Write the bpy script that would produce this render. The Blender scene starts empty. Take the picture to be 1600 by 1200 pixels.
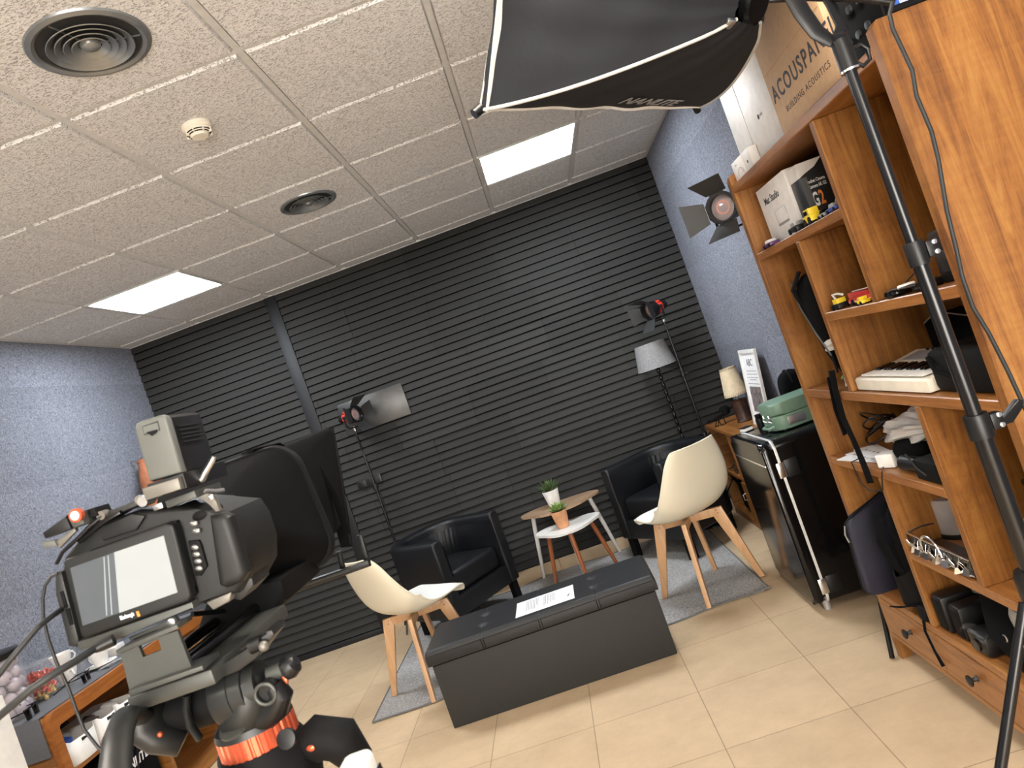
import bpy, bmesh, math, random
from mathutils import Vector, Matrix, Euler
C = bpy.context.scene.collection
scene = bpy.context.scene
PI = math.pi
random.seed(7)

# ---------------------------------------------------------------- camera, world, exposure
cd = bpy.data.cameras.new('camera'); cam = bpy.data.objects.new('camera', cd); C.objects.link(cam)
cd.sensor_fit = 'HORIZONTAL'; cd.sensor_width = 36.0; cd.lens = 25.281
right = Vector((0.93984078, 0.04525452, -0.33860205)); down = Vector((-0.3383122, -0.0141507, -0.94092753)); fwd = Vector((-0.04737268, 0.99887526, 0.00201075))
m3 = Matrix((right, -down, -fwd)).transposed()
cam.matrix_world = Matrix.Translation((0.55325, -5.38590, 1.43392)) @ m3.to_4x4()
cd.clip_start = 0.02
cd.dof.use_dof = True; cd.dof.focus_distance = 3.0; cd.dof.aperture_fstop = 13.0
scene.camera = cam
scene.view_settings.view_transform = 'Standard'; scene.view_settings.look = 'None'
scene.view_settings.gamma = 1.0; scene.view_settings.use_curve_mapping = False
scene.view_settings.exposure = 1.5
w = bpy.data.worlds.new('world'); scene.world = w; w.use_nodes = True
w.node_tree.nodes['Background'].inputs[0].default_value = (1, 0.97, 0.93, 1); w.node_tree.nodes['Background'].inputs[1].default_value = 0.3
COOL = (0.88, 0.94, 1.0); WARM = (1.0, 0.92, 0.82)
PANEL_COOL = 17.0; ADDED_PANEL_WARM = 14.5; ADDED_PANE_GLOW = 6.5

# ---------------------------------------------------------------- materials
def mat(name, col, rough=0.5, metal=0.0, emit=None, es=0.0, var=0.0, vs=30.0, bump=0.0, bs=200.0, alpha=None, trans=0.0, spec=0.5, coat=0.0, sheen=0.0):
    m = bpy.data.materials.new(name); m.use_nodes = True
    nt = m.node_tree; b = nt.nodes['Principled BSDF']
    b.inputs['Base Color'].default_value = (*col, 1); b.inputs['Roughness'].default_value = rough
    b.inputs['Metallic'].default_value = metal; b.inputs['Specular IOR Level'].default_value = spec
    if coat: b.inputs['Coat Weight'].default_value = coat; b.inputs['Coat Roughness'].default_value = 0.08
    if sheen: b.inputs['Sheen Weight'].default_value = sheen
    if emit: b.inputs['Emission Color'].default_value = (*emit, 1); b.inputs['Emission Strength'].default_value = es
    if trans: b.inputs['Transmission Weight'].default_value = trans; b.inputs['IOR'].default_value = 1.3
    if alpha is not None: b.inputs['Alpha'].default_value = alpha
    tc = nt.nodes.new('ShaderNodeTexCoord')
    n = nt.nodes.new('ShaderNodeTexNoise'); n.inputs['Scale'].default_value = vs; n.inputs['Detail'].default_value = 4
    nt.links.new(tc.outputs['Object'], n.inputs['Vector'])
    r = nt.nodes.new('ShaderNodeValToRGB')
    v = var if var else 0.06
    r.color_ramp.elements[0].position = 0.3; r.color_ramp.elements[1].position = 0.7
    r.color_ramp.elements[0].color = (*[c * (1 - v) for c in col], 1); r.color_ramp.elements[1].color = (*[min(1, c * (1 + v)) for c in col], 1)
    nt.links.new(n.outputs['Fac'], r.inputs['Fac']); nt.links.new(r.outputs['Color'], b.inputs['Base Color'])
    if bump:
        n2 = nt.nodes.new('ShaderNodeTexNoise'); n2.inputs['Scale'].default_value = bs; n2.inputs['Detail'].default_value = 3
        nt.links.new(tc.outputs['Object'], n2.inputs['Vector'])
        bp = nt.nodes.new('ShaderNodeBump'); bp.inputs['Strength'].default_value = bump; bp.inputs['Distance'].default_value = 0.004
        nt.links.new(n2.outputs['Fac'], bp.inputs['Height']); nt.links.new(bp.outputs['Normal'], b.inputs['Normal'])
    return m

def wood(name, dark, mid, light, axis, scale=1.0, rough=0.38, strong=1.0, coat=0.15):
    """procedural grain running along axis 0/1/2 in world coordinates, with mottled figure"""
    m = bpy.data.materials.new(name); m.use_nodes = True
    nt = m.node_tree; b = nt.nodes['Principled BSDF']; L = nt.links.new
    geo = nt.nodes.new('ShaderNodeNewGeometry')
    mp = nt.nodes.new('ShaderNodeMapping'); s = [14.0 * scale] * 3; s[axis] = 1.1 * scale
    mp.inputs['Scale'].default_value = s
    tc = nt.nodes.new('ShaderNodeTexCoord')
    L(tc.outputs['Object'], mp.inputs['Vector'])
    n = nt.nodes.new('ShaderNodeTexNoise'); n.inputs['Scale'].default_value = 1.6; n.inputs['Detail'].default_value = 9; n.inputs['Roughness'].default_value = 0.7; n.inputs['Distortion'].default_value = 1.5
    L(mp.outputs['Vector'], n.inputs['Vector'])
    mp2 = nt.nodes.new('ShaderNodeMapping'); s2 = [230.0 * scale] * 3; s2[axis] = 7 * scale; mp2.inputs['Scale'].default_value = s2
    L(tc.outputs['Object'], mp2.inputs['Vector'])
    n2 = nt.nodes.new('ShaderNodeTexNoise'); n2.inputs['Scale'].default_value = 2.2; n2.inputs['Detail'].default_value = 4; n2.inputs['Distortion'].default_value = 0.4
    L(mp2.outputs['Vector'], n2.inputs['Vector'])
    mx = nt.nodes.new('ShaderNodeMath'); mx.operation = 'MULTIPLY_ADD'; mx.inputs[1].default_value = 0.20 * strong
    L(n2.outputs['Fac'], mx.inputs[0]); 
    sc = nt.nodes.new('ShaderNodeMath'); sc.operation = 'MULTIPLY'; sc.inputs[1].default_value = 0.82
    mp3 = nt.nodes.new('ShaderNodeMapping'); s3 = [9.0 * scale] * 3; s3[axis] = 42 * scale; mp3.inputs['Scale'].default_value = s3
    L(tc.outputs['Object'], mp3.inputs['Vector'])
    n3 = nt.nodes.new('ShaderNodeTexNoise'); n3.inputs['Scale'].default_value = 1.3; n3.inputs['Detail'].default_value = 3; n3.inputs['Distortion'].default_value = 1.0
    L(mp3.outputs['Vector'], n3.inputs['Vector'])
    ma = nt.nodes.new('ShaderNodeMath'); ma.operation = 'MULTIPLY_ADD'; ma.inputs[1].default_value = 0.12 * strong; L(n3.outputs['Fac'], ma.inputs[0])
    L(n.outputs['Fac'], sc.inputs[0]); L(sc.outputs[0], ma.inputs[2]); L(ma.outputs[0], mx.inputs[2])
    r = nt.nodes.new('ShaderNodeValToRGB'); e = r.color_ramp.elements
    e[0].position = 0.42; e[0].color = (*dark, 1); e[1].position = 0.76; e[1].color = (*light, 1)
    k = e.new(0.58); k.color = (*mid, 1)
    L(mx.outputs[0], r.inputs['Fac']); L(r.outputs['Color'], b.inputs['Base Color'])
    b.inputs['Roughness'].default_value = rough; b.inputs['Coat Weight'].default_value = coat; b.inputs['Coat Roughness'].default_value = 0.25
    bp = nt.nodes.new('ShaderNodeBump'); bp.inputs['Strength'].default_value = 0.08; bp.inputs['Distance'].default_value = 0.002
    L(n2.outputs['Fac'], bp.inputs['Height']); L(bp.outputs['Normal'], b.inputs['Normal'])
    return m

def felt(name, a, b_, scale=160.0, panel=None, bump=0.5, aniso=None):
    m = bpy.data.materials.new(name); m.use_nodes = True
    nt = m.node_tree; b = nt.nodes['Principled BSDF']; L = nt.links.new
    tc = nt.nodes.new('ShaderNodeTexCoord')
    n = nt.nodes.new('ShaderNodeTexNoise'); n.inputs['Scale'].default_value = scale; n.inputs['Detail'].default_value = 5; n.inputs['Roughness'].default_value = 0.75; n.inputs['Distortion'].default_value = 1.6
    if aniso:
        mp = nt.nodes.new('ShaderNodeMapping'); mp.inputs['Scale'].default_value = aniso; L(tc.outputs['Object'], mp.inputs['Vector']); L(mp.outputs['Vector'], n.inputs['Vector']); n.inputs['Distortion'].default_value = 0.4
    else: L(tc.outputs['Object'], n.inputs['Vector'])
    r = nt.nodes.new('ShaderNodeValToRGB'); e = r.color_ramp.elements
    e[0].position = 0.36; e[0].color = (*a, 1); e[1].position = 0.66; e[1].color = (*b_, 1)
    L(n.outputs['Fac'], r.inputs['Fac'])
    out = r.outputs['Color']
    if panel:
        bk = nt.nodes.new('ShaderNodeTexBrick'); bk.offset = 0.5; bk.inputs['Color1'].default_value = (0.84, 0.84, 0.84, 1); bk.inputs['Color2'].default_value = (1.08, 1.08, 1.08, 1)
        bk.inputs['Mortar'].default_value = (0.8, 0.8, 0.8, 1); bk.inputs['Mortar Size'].default_value = 0.0008; bk.inputs['Scale'].default_value = 1.0
        bk.inputs['Brick Width'].default_value = panel[0]; bk.inputs['Row Height'].default_value = panel[1]
        sp = nt.nodes.new('ShaderNodeSeparateXYZ'); cb = nt.nodes.new('ShaderNodeCombineXYZ')
        L(tc.outputs['Object'], sp.inputs[0]); L(sp.outputs['Y'], cb.inputs['X']); L(sp.outputs['Z'], cb.inputs['Y']); L(cb.outputs[0], bk.inputs['Vector'])
        mm = nt.nodes.new('ShaderNodeMixRGB'); mm.blend_type = 'MULTIPLY'; mm.inputs['Fac'].default_value = 1
        L(out, mm.inputs['Color1']); L(bk.outputs['Color'], mm.inputs['Color2']); out = mm.outputs['Color']
    L(out, b.inputs['Base Color']); b.inputs['Roughness'].default_value = 0.95; b.inputs['Specular IOR Level'].default_value = 0.2
    bp = nt.nodes.new('ShaderNodeBump'); bp.inputs['Strength'].default_value = bump; bp.inputs['Distance'].default_value = 0.002
    L(n.outputs['Fac'], bp.inputs['Height']); L(bp.outputs['Normal'], b.inputs['Normal'])
    return m

M = {}
M['black_plastic'] = mat('black_plastic', (0.0055, 0.0055, 0.006), 0.4, spec=0.4)
M['black_matte'] = mat('black_matte', (0.003, 0.003, 0.0034), 0.7, spec=0.18)
M['black_metal'] = mat('black_metal', (0.005, 0.005, 0.0055), 0.24, spec=0.5)
M['black_gloss'] = mat('black_gloss', (0.003, 0.003, 0.0035), 0.14, spec=0.4)
M['edge_chrome'] = mat('edge_chrome', (0.80, 0.80, 0.79), 0.3, 0.35)
M['black_fabric'] = mat('black_fabric', (0.0030, 0.0030, 0.0036), 0.95, spec=0.12, bump=0.25, bs=900, var=0.2, vs=12)
M['softbox_fabric'] = mat('softbox_fabric', (0.018, 0.019, 0.023), 0.8, spec=0.25, bump=0.6, bs=22, var=0.15, vs=6)
M['leather'] = mat('leather', (0.0045, 0.005, 0.0065), 0.42, bump=0.25, bs=420, spec=0.45)
M['ottoman_leather'] = mat('ottoman_leather', (0.012, 0.012, 0.0135), 0.5, bump=0.2, bs=500, spec=0.45)
M['ottoman_side'] = mat('ottoman_side', (0.018, 0.018, 0.0168), 0.7, bump=0.12, bs=600)
M['white_plastic'] = mat('white_plastic', (0.78, 0.77, 0.74), 0.4)
M['white_paint'] = mat('white_paint', (0.72, 0.70, 0.66), 0.5)
M['cream_shell'] = mat('cream_shell', (0.72, 0.67, 0.53), 0.4, var=0.012, vs=4)
M['seat_pad'] = mat('seat_pad', (0.72, 0.71, 0.68), 0.5, var=0.01, vs=6)
M['steel'] = mat('steel', (0.62, 0.62, 0.62), 0.28, 1.0)
M['chrome'] = mat('chrome', (0.92, 0.92, 0.92), 0.22, 1.0)
M['grey_metal'] = mat('grey_metal', (0.060, 0.062, 0.056), 0.45, 0.3)
M['dark_metal'] = mat('dark_metal', (0.017, 0.0178, 0.0172), 0.42, 0.2)
M['beige_metal'] = mat('beige_metal', (0.16, 0.15, 0.13), 0.4, 0.4)
M['battery_grey'] = mat('battery_grey', (0.09, 0.094, 0.084), 0.5)
M['body_grey'] = mat('body_grey', (0.0085, 0.0088, 0.0087), 0.5, spec=0.35)
M['vent_metal'] = mat('vent_metal', (0.30, 0.315, 0.32), 0.36, 0.75)
M['dark_hole'] = mat('dark_hole', (0.02, 0.02, 0.02), 0.9)
M['red_anod'] = mat('red_anod', (0.62, 0.12, 0.055), 0.32, 0.6)
M['red_lamp'] = mat('red_lamp', (0.65, 0.035, 0.02), 0.4)
M['lens_glass'] = mat('lens_glass', (0.30, 0.25, 0.25), 0.1, 0.25, coat=1.0)
M['lens_inner'] = mat('lens_inner', (0.42, 0.20, 0.17), 0.3)
M['button_metal'] = mat('button_metal', (0.30, 0.30, 0.29), 0.3, 0.8)
M['barn'] = mat('barn', (0.028, 0.028, 0.028), 0.5)
M['cream_plastic'] = mat('cream_plastic', (0.76, 0.71, 0.60), 0.5)
M['paper'] = mat('paper', (0.83, 0.83, 0.83), 0.75)
M['ink'] = mat('ink', (0.06, 0.06, 0.07), 0.8)
M['ink_grey'] = mat('ink_grey', (0.30, 0.30, 0.31), 0.8)
M['cardboard'] = mat('cardboard', (0.62, 0.41, 0.24), 0.85, var=0.06, vs=50, bump=0.06, bs=80)
M['box_white'] = mat('box_white', (0.72, 0.69, 0.65), 0.5)
M['box_black'] = mat('box_black', (0.016, 0.017, 0.018), 0.35)
M['box_dark_grey'] = mat('box_dark_grey', (0.10, 0.10, 0.10), 0.4)
M['orange_ink'] = mat('orange_ink', (0.85, 0.26, 0.04), 0.5)
M['white_ink'] = mat('white_ink', (0.85, 0.85, 0.85), 0.5)
M['silver_ink'] = mat('silver_ink', (0.45, 0.44, 0.44), 0.4, 0.5)
M['case_green'] = mat('case_green', (0.15, 0.25, 0.18), 0.45)
M['case_plate'] = mat('case_plate', (0.5, 0.48, 0.46), 0.35, 0.9)
M['navy'] = mat('navy', (0.009, 0.0095, 0.024), 0.6, bump=0.15, bs=600)
M['yellow'] = mat('yellow', (0.80, 0.58, 0.03), 0.35)
M['toy_red'] = mat('toy_red', (0.50, 0.03, 0.03), 0.35)
M['toy_purple'] = mat('toy_purple', (0.10, 0.03, 0.13), 0.35)
M['toy_blue'] = mat('toy_blue', (0.04, 0.07, 0.28), 0.35)
M['clear'] = mat('clear', (0.9, 0.9, 0.92), 0.08, alpha=0.08, spec=0.8)
M['frosted'] = mat('frosted', (0.42, 0.38, 0.36), 0.25, alpha=0.72, spec=0.7)
M['plastic_bag'] = mat('plastic_bag', (0.62, 0.60, 0.58), 0.25, alpha=0.82, bump=0.6, bs=25)
M['lampshade_grey'] = felt('lampshade_grey', (0.14, 0.14, 0.145), (0.32, 0.32, 0.325), 140)
M['lampshade_cream'] = mat('lampshade_cream', (0.60, 0.50, 0.34), 0.8, var=0.1, vs=40)
M['dark_wood'] = wood('dark_wood', (0.018, 0.007, 0.004), (0.045, 0.018, 0.010), (0.11, 0.05, 0.03), 0, 1.5)
M['terracotta'] = mat('terracotta', (0.56, 0.27, 0.13), 0.75, var=0.25, vs=18)
M['soil'] = mat('soil', (0.035, 0.022, 0.015), 0.95, var=0.4, vs=90)
M['leaf'] = mat('leaf', (0.17, 0.27, 0.065), 0.5, var=0.4, vs=25)
M['leaf_dark'] = mat('leaf_dark', (0.075, 0.12, 0.04), 0.5, var=0.6, vs=25)
M['felt_wall'] = felt('felt_wall', (0.076, 0.083, 0.108), (0.325, 0.34, 0.392), 85.0, (1.2, 0.6))
M['rug'] = felt('rug', (0.08, 0.08, 0.08), (0.62, 0.60, 0.58), 1.0, None, 1.0, (95, 300, 95))
M['rug_hem'] = mat('rug_hem', (0.14, 0.14, 0.14), 0.9)
M['runner'] = felt('runner', (0.125, 0.13, 0.145), (0.175, 0.18, 0.195), 300.0)
M['jacket'] = mat('jacket', (0.25, 0.085, 0.035), 0.8, var=0.35, vs=14, bump=0.5, bs=40)
M['ball'] = mat('ball', (0.40, 0.34, 0.39), 0.35)
M['candy_red'] = mat('candy_red', (0.55, 0.07, 0.04), 0.4, var=0.5, vs=60)
M['candy_yellow'] = mat('candy_yellow', (0.55, 0.38, 0.12), 0.4, var=0.4, vs=60)
M['screen_light'] = mat('screen_light', (0.1, 0.1, 0.1), 0.25, emit=(0.62, 0.64, 0.60), es=0.31)
M['screen_dark'] = mat('screen_dark', (0.05, 0.05, 0.05), 0.2, emit=(0.055, 0.075, 0.09), es=0.42)
M['screen_line'] = mat('screen_line', (0.1, 0.1, 0.1), 0.3, emit=(0.4, 0.45, 0.45), es=0.4)
M['cable_grey'] = mat('cable_grey', (0.020, 0.021, 0.021), 0.5, spec=0.35)
M['foil'] = mat('foil', (0.075, 0.075, 0.075), 0.38, 0.85, var=0.3, vs=5)
M['tag_blue'] = mat('tag_blue', (0.03, 0.10, 0.42), 0.4)
M['green_plastic'] = mat('green_plastic', (0.12, 0.2, 0.06), 0.4)
M['picture'] = mat('picture', (0.19, 0.16, 0.16), 0.4, var=0.75, vs=38)
M['beige_fabric'] = mat('beige_fabric', (0.36, 0.33, 0.29), 0.85, bump=0.3, bs=300)
M['piping'] = mat('piping', (0.50, 0.50, 0.47), 0.55)
WD, WM, WL = (0.12, 0.042, 0.010), (0.25, 0.100, 0.022), (0.365, 0.175, 0.045)
M['wood_v'] = wood('wood_v', WD, WM, WL, 2)
M['wood_h'] = wood('wood_h', (0.16, 0.055, 0.013), (0.30, 0.120, 0.030), (0.41, 0.19, 0.055), 1)
M['wood_x'] = wood('wood_x', WD, WM, WL, 0)
M['wood_edge'] = wood('wood_edge', (0.30, 0.098, 0.02), (0.42, 0.15, 0.034), (0.50, 0.20, 0.05), 2, strong=0.5)
M['wood_edge_h'] = wood('wood_edge_h', (0.30, 0.098, 0.02), (0.42, 0.15, 0.034), (0.50, 0.20, 0.05), 1, strong=0.5)
M['beech'] = wood('beech', (0.48, 0.27, 0.13), (0.57, 0.34, 0.175), (0.63, 0.40, 0.22), 2, 0.8, 0.45, 0.4)
M['leg_red_wood'] = wood('leg_red_wood', (0.26, 0.075, 0.022), (0.36, 0.115, 0.035), (0.44, 0.16, 0.05), 2, 0.8, 0.4, 0.4)
M['table_oak'] = wood('table_oak', (0.28, 0.17, 0.10), (0.42, 0.28, 0.175), (0.52, 0.37, 0.25), 0, 1.2, 0.4, 0.8)

# ---------------------------------------------------------------- mesh helpers
class MB:
    def __init__(s): s.bm = bmesh.new()
    def _add(s, verts, faces, mat4=None):
        vs = [s.bm.verts.new((mat4 @ Vector(v)) if mat4 else v) for v in verts]
        fs = []
        for f in faces:
            try: fs.append(s.bm.faces.new([vs[i] for i in f]))
            except ValueError: pass
        return vs, fs
    def box(s, c, size, rot=None, bevel=0.0, seg=2, taper=None):
        """box centred at c, optional euler rot / Matrix, bevelled edges; taper=(tx,ty) scales the top"""
        hx, hy, hz = [d / 2 for d in size]
        tx, ty = taper or (1, 1)
        v = [(-hx, -hy, -hz), (hx, -hy, -hz), (hx, hy, -hz), (-hx, hy, -hz), (-hx * tx, -hy * ty, hz), (hx * tx, -hy * ty, hz), (hx * tx, hy * ty, hz), (-hx * tx, hy * ty, hz)]
        R = rot if isinstance(rot, Matrix) else (Euler(rot).to_matrix() if rot else Matrix.Identity(3))
        m4 = Matrix.Translation(c) @ R.to_4x4()
        t = bmesh.new(); vs = [t.verts.new(q) for q in v]
        for f in [(0, 3, 2, 1), (4, 5, 6, 7), (0, 1, 5, 4), (1, 2, 6, 5), (2, 3, 7, 6), (3, 0, 4, 7)]: t.faces.new([vs[i] for i in f])
        if bevel > 0: bmesh.ops.bevel(t, geom=list(t.edges), offset=min(bevel, min(size) * 0.49), segments=seg, affect='EDGES', profile=0.5)
        s._merge(t, m4); return s
    def bb(s, x0, x1, y0, y1, z0, z1, bevel=0.0, seg=2): return s.box(((x0 + x1) / 2, (y0 + y1) / 2, (z0 + z1) / 2), (abs(x1 - x0), abs(y1 - y0), abs(z1 - z0)), None, bevel, seg)
    def _merge(s, t, m4=None):
        mp = {}
        for v in t.verts: mp[v] = s.bm.verts.new((m4 @ v.co) if m4 else v.co)
        for f in t.faces:
            try: s.bm.faces.new([mp[v] for v in f.verts])
            except ValueError: pass
        t.free()
    def tube(s, pts, r, seg=10, cap=True, flat=None):
        """swept tube; r a number or list; flat=(a,b) elliptical section"""
        P = [Vector(p) for p in pts]; n = len(P); R = r if isinstance(r, (list, tuple)) else [r] * n
        rings = []; prev = None
        for i in range(n):
            d = (P[min(i + 1, n - 1)] - P[max(i - 1, 0)]).normalized()
            if prev is None:
                a = d.cross(Vector((0, 0, 1)));
                if a.length < 1e-3: a = d.cross(Vector((0, 1, 0)))
                a.normalize()
            else:
                a = (prev - d * prev.dot(d)).normalized()
            prev = a; b = d.cross(a)
            fa, fb = flat or (1, 1)
            rings.append([s.bm.verts.new(P[i] + (a * math.cos(t) * fa + b * math.sin(t) * fb) * R[i]) for t in [2 * PI * k / seg for k in range(seg)]])
        for i in range(n - 1):
            for k in range(seg): s.bm.faces.new([rings[i][k], rings[i][(k + 1) % seg], rings[i + 1][(k + 1) % seg], rings[i + 1][k]])
        if cap: s.bm.faces.new(list(reversed(rings[0]))); s.bm.faces.new(rings[-1])
        return s
    def cyl(s, a, b, r1, r2=None, seg=24): return s.tube([a, b], [r1, r1 if r2 is None else r2], seg)
    def lathe(s, prof, c=(0, 0, 0), seg=32, axis=(0, 0, 1), close=False):
        """profile list of (radius, height) revolved about axis through c"""
        q = Vector((0, 0, 1)).rotation_difference(Vector(axis)); c = Vector(c); rings = []
        for (r, h) in prof:
            if r < 1e-6: rings.append([s.bm.verts.new(c + q @ Vector((0, 0, h)))])
            else: rings.append([s.bm.verts.new(c + q @ Vector((r * math.cos(2 * PI * k / seg), r * math.sin(2 * PI * k / seg), h))) for k in range(seg)])
        for a, b in zip(rings, rings[1:]):
            for k in range(seg):
                k2 = (k + 1) % seg
                f = [a[k % len(a)], a[k2 % len(a)], b[k2 % len(b)], b[k % len(b)]]; g = []
                for v in f:
                    if v not in g: g.append(v)
                if len(g) > 2:
                    try: s.bm.faces.new(g)
                    except ValueError: pass
        if not close:
            for rr in (rings[0], rings[-1]):
                if len(rr) > 2:
                    try: s.bm.faces.new(rr)
                    except ValueError: pass
        return s
    def sphere(s, c, r, seg=16, rings=10, sc=(1, 1, 1), rot=None):
        R = Euler(rot).to_matrix() if rot else Matrix.Identity(3)
        t = bmesh.new(); bmesh.ops.create_uvsphere(t, u_segments=seg, v_segments=rings, radius=r)
        s._merge(t, Matrix.Translation(c) @ R.to_4x4() @ Matrix.Diagonal((*sc, 1))); return s
    def prism(s, poly, t0, t1, frame=None, bevel=0.0, seg=2):
        """polygon [(a,b)] extruded from t0 to t1 along the third axis. frame=(origin, A, B, N) vectors"""
        o, A, B, N = [Vector(v) for v in (frame or ((0, 0, 0), (1, 0, 0), (0, 1, 0), (0, 0, 1)))]
        t = bmesh.new(); n = len(poly)
        lo = [t.verts.new(o + A * a + B * b + N * t0) for a, b in poly]; hi = [t.verts.new(o + A * a + B * b + N * t1) for a, b in poly]
        t.faces.new(list(reversed(lo))); t.faces.new(hi)
        for i in range(n): t.faces.new([lo[i], lo[(i + 1) % n], hi[(i + 1) % n], hi[i]])
        if bevel > 0:
            es = [e for e in t.edges if any(len(f.verts) == n and n != 4 or f in (t.faces[:2]) for f in e.link_faces)]
            bmesh.ops.bevel(t, geom=es, offset=bevel, segments=seg, affect='EDGES', profile=0.5)
        s._merge(t); return s
    def grid(s, fn, nu, nv, thick=0.0, closed_u=False):
        """surface fn(i/nu, j/nv) -> point; optional solid thickness"""
        G = [[s.bm.verts.new(fn(i / nu, j / nv)) for j in range(nv + 1)] for i in range(nu + 1)]
        fs = []
        for i in range(nu):
            for j in range(nv): fs.append(s.bm.faces.new([G[i][j], G[i + 1][j], G[i + 1][j + 1], G[i][j + 1]]))
        if thick:
            s.bm.normal_update()
            top = {}
            for row in G:
                for v in row: top[v] = s.bm.verts.new(v.co - v.normal * thick)
            for f in fs: s.bm.faces.new([top[v] for v in reversed(f.verts)])
            edge = [G[i][0] for i in range(nu + 1)] + [G[nu][j] for j in range(1, nv + 1)] + [G[i][nv] for i in range(nu - 1, -1, -1)] + [G[0][j] for j in range(nv - 1, 0, -1)]
            for i in range(len(edge)):
                a, b = edge[i], edge[(i + 1) % len(edge)]; s.bm.faces.new([b, a, top[a], top[b]])
        return s
    def build(s, name, material, parent=None, smooth=True, world=False, sub=0, angle=35):
        me = bpy.data.meshes.new(name); bmesh.ops.recalc_face_normals(s.bm, faces=s.bm.faces)
        if world and parent is not None:
            mi = chain(parent).inverted()
            for v in s.bm.verts: v.co = mi @ v.co
        s.bm.to_mesh(me); s.bm.free()
        me.materials.append(M[material] if isinstance(material, str) else material)
        if smooth:
            me.polygons.foreach_set('use_smooth', [True] * len(me.polygons))
            try: me.set_sharp_from_angle(angle=math.radians(angle))
            except Exception: pass
        o = bpy.data.objects.new(name, me); C.objects.link(o)
        if parent is not None: o.parent = parent
        if sub:
            md = o.modifiers.new('sub', 'SUBSURF'); md.levels = sub; md.render_levels = sub
        return o

def chain(o):
    m = Matrix.Identity(4)
    while o is not None:
        m = Matrix.Translation(o.location) @ o.rotation_euler.to_matrix().to_4x4() @ Matrix.Diagonal((*o.scale, 1)) @ m; o = o.parent
    return m
def tag(o, label, cat, group=None, kind=None):
    if label: o['label'] = label
    if cat: o['category'] = cat
    if group: o['group'] = group
    if kind: o['kind'] = kind
    return o
def thing(name, label, cat, loc=(0, 0, 0), rz=0.0, group=None, rot=None):
    o = bpy.data.objects.new(name, None); C.objects.link(o); o.location = loc
    o.rotation_euler = rot if rot is not None else (0, 0, rz); o.empty_display_size = 0.05
    return tag(o, label, cat, group)
def copy_tree(o, parent=None):
    c = o.copy(); C.objects.link(c)
    if parent is not None: c.parent = parent
    for ch in list(o.children): copy_tree(ch, c)
    return c
def struct(o): o['kind'] = 'structure'; return o
def part_label(o, l): o['label'] = l; return o
def text(s, size, origin, A, B, depth, material, parent, name='lettering', align='LEFT', shear=0.0, xs=1.0, bold=0.0, sp=1.0):
    """built-in font turned into a thin mesh; A = reading direction, B = up, in world coordinates"""
    cu = bpy.data.curves.new(name, 'FONT'); cu.body = s; cu.size = size; cu.align_x = align; cu.extrude = depth; cu.shear = shear; cu.offset = bold; cu.space_character = sp
    cu.resolution_u = 3
    to = bpy.data.objects.new(name, cu)
    C.objects.link(to); bpy.context.view_layer.update()
    me = bpy.data.meshes.new_from_object(to.evaluated_get(bpy.context.evaluated_depsgraph_get()))
    C.objects.unlink(to); bpy.data.objects.remove(to)
    A = Vector(A).normalized(); B = Vector(B); B = (B - A * B.dot(A)).normalized(); N = A.cross(B)
    m4 = Matrix.Translation(origin) @ Matrix((A * xs, B, N)).transposed().to_4x4()
    if parent is not None: m4 = chain(parent).inverted() @ m4
    me.transform(m4); me.materials.clear(); me.materials.append(M[material])
    o = bpy.data.objects.new(name, me); C.objects.link(o)
    if parent is not None: o.parent = parent
    return o

# ---------------------------------------------------------------- the room
XL, XR, YB, YF, H = -2.364, 1.80, 0.0, -7.8, 2.69
GX0, GY0 = 0.0, -0.183        # ceiling grid lines at x = 0.6 k, y = GY0 - 0.6 n

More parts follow.
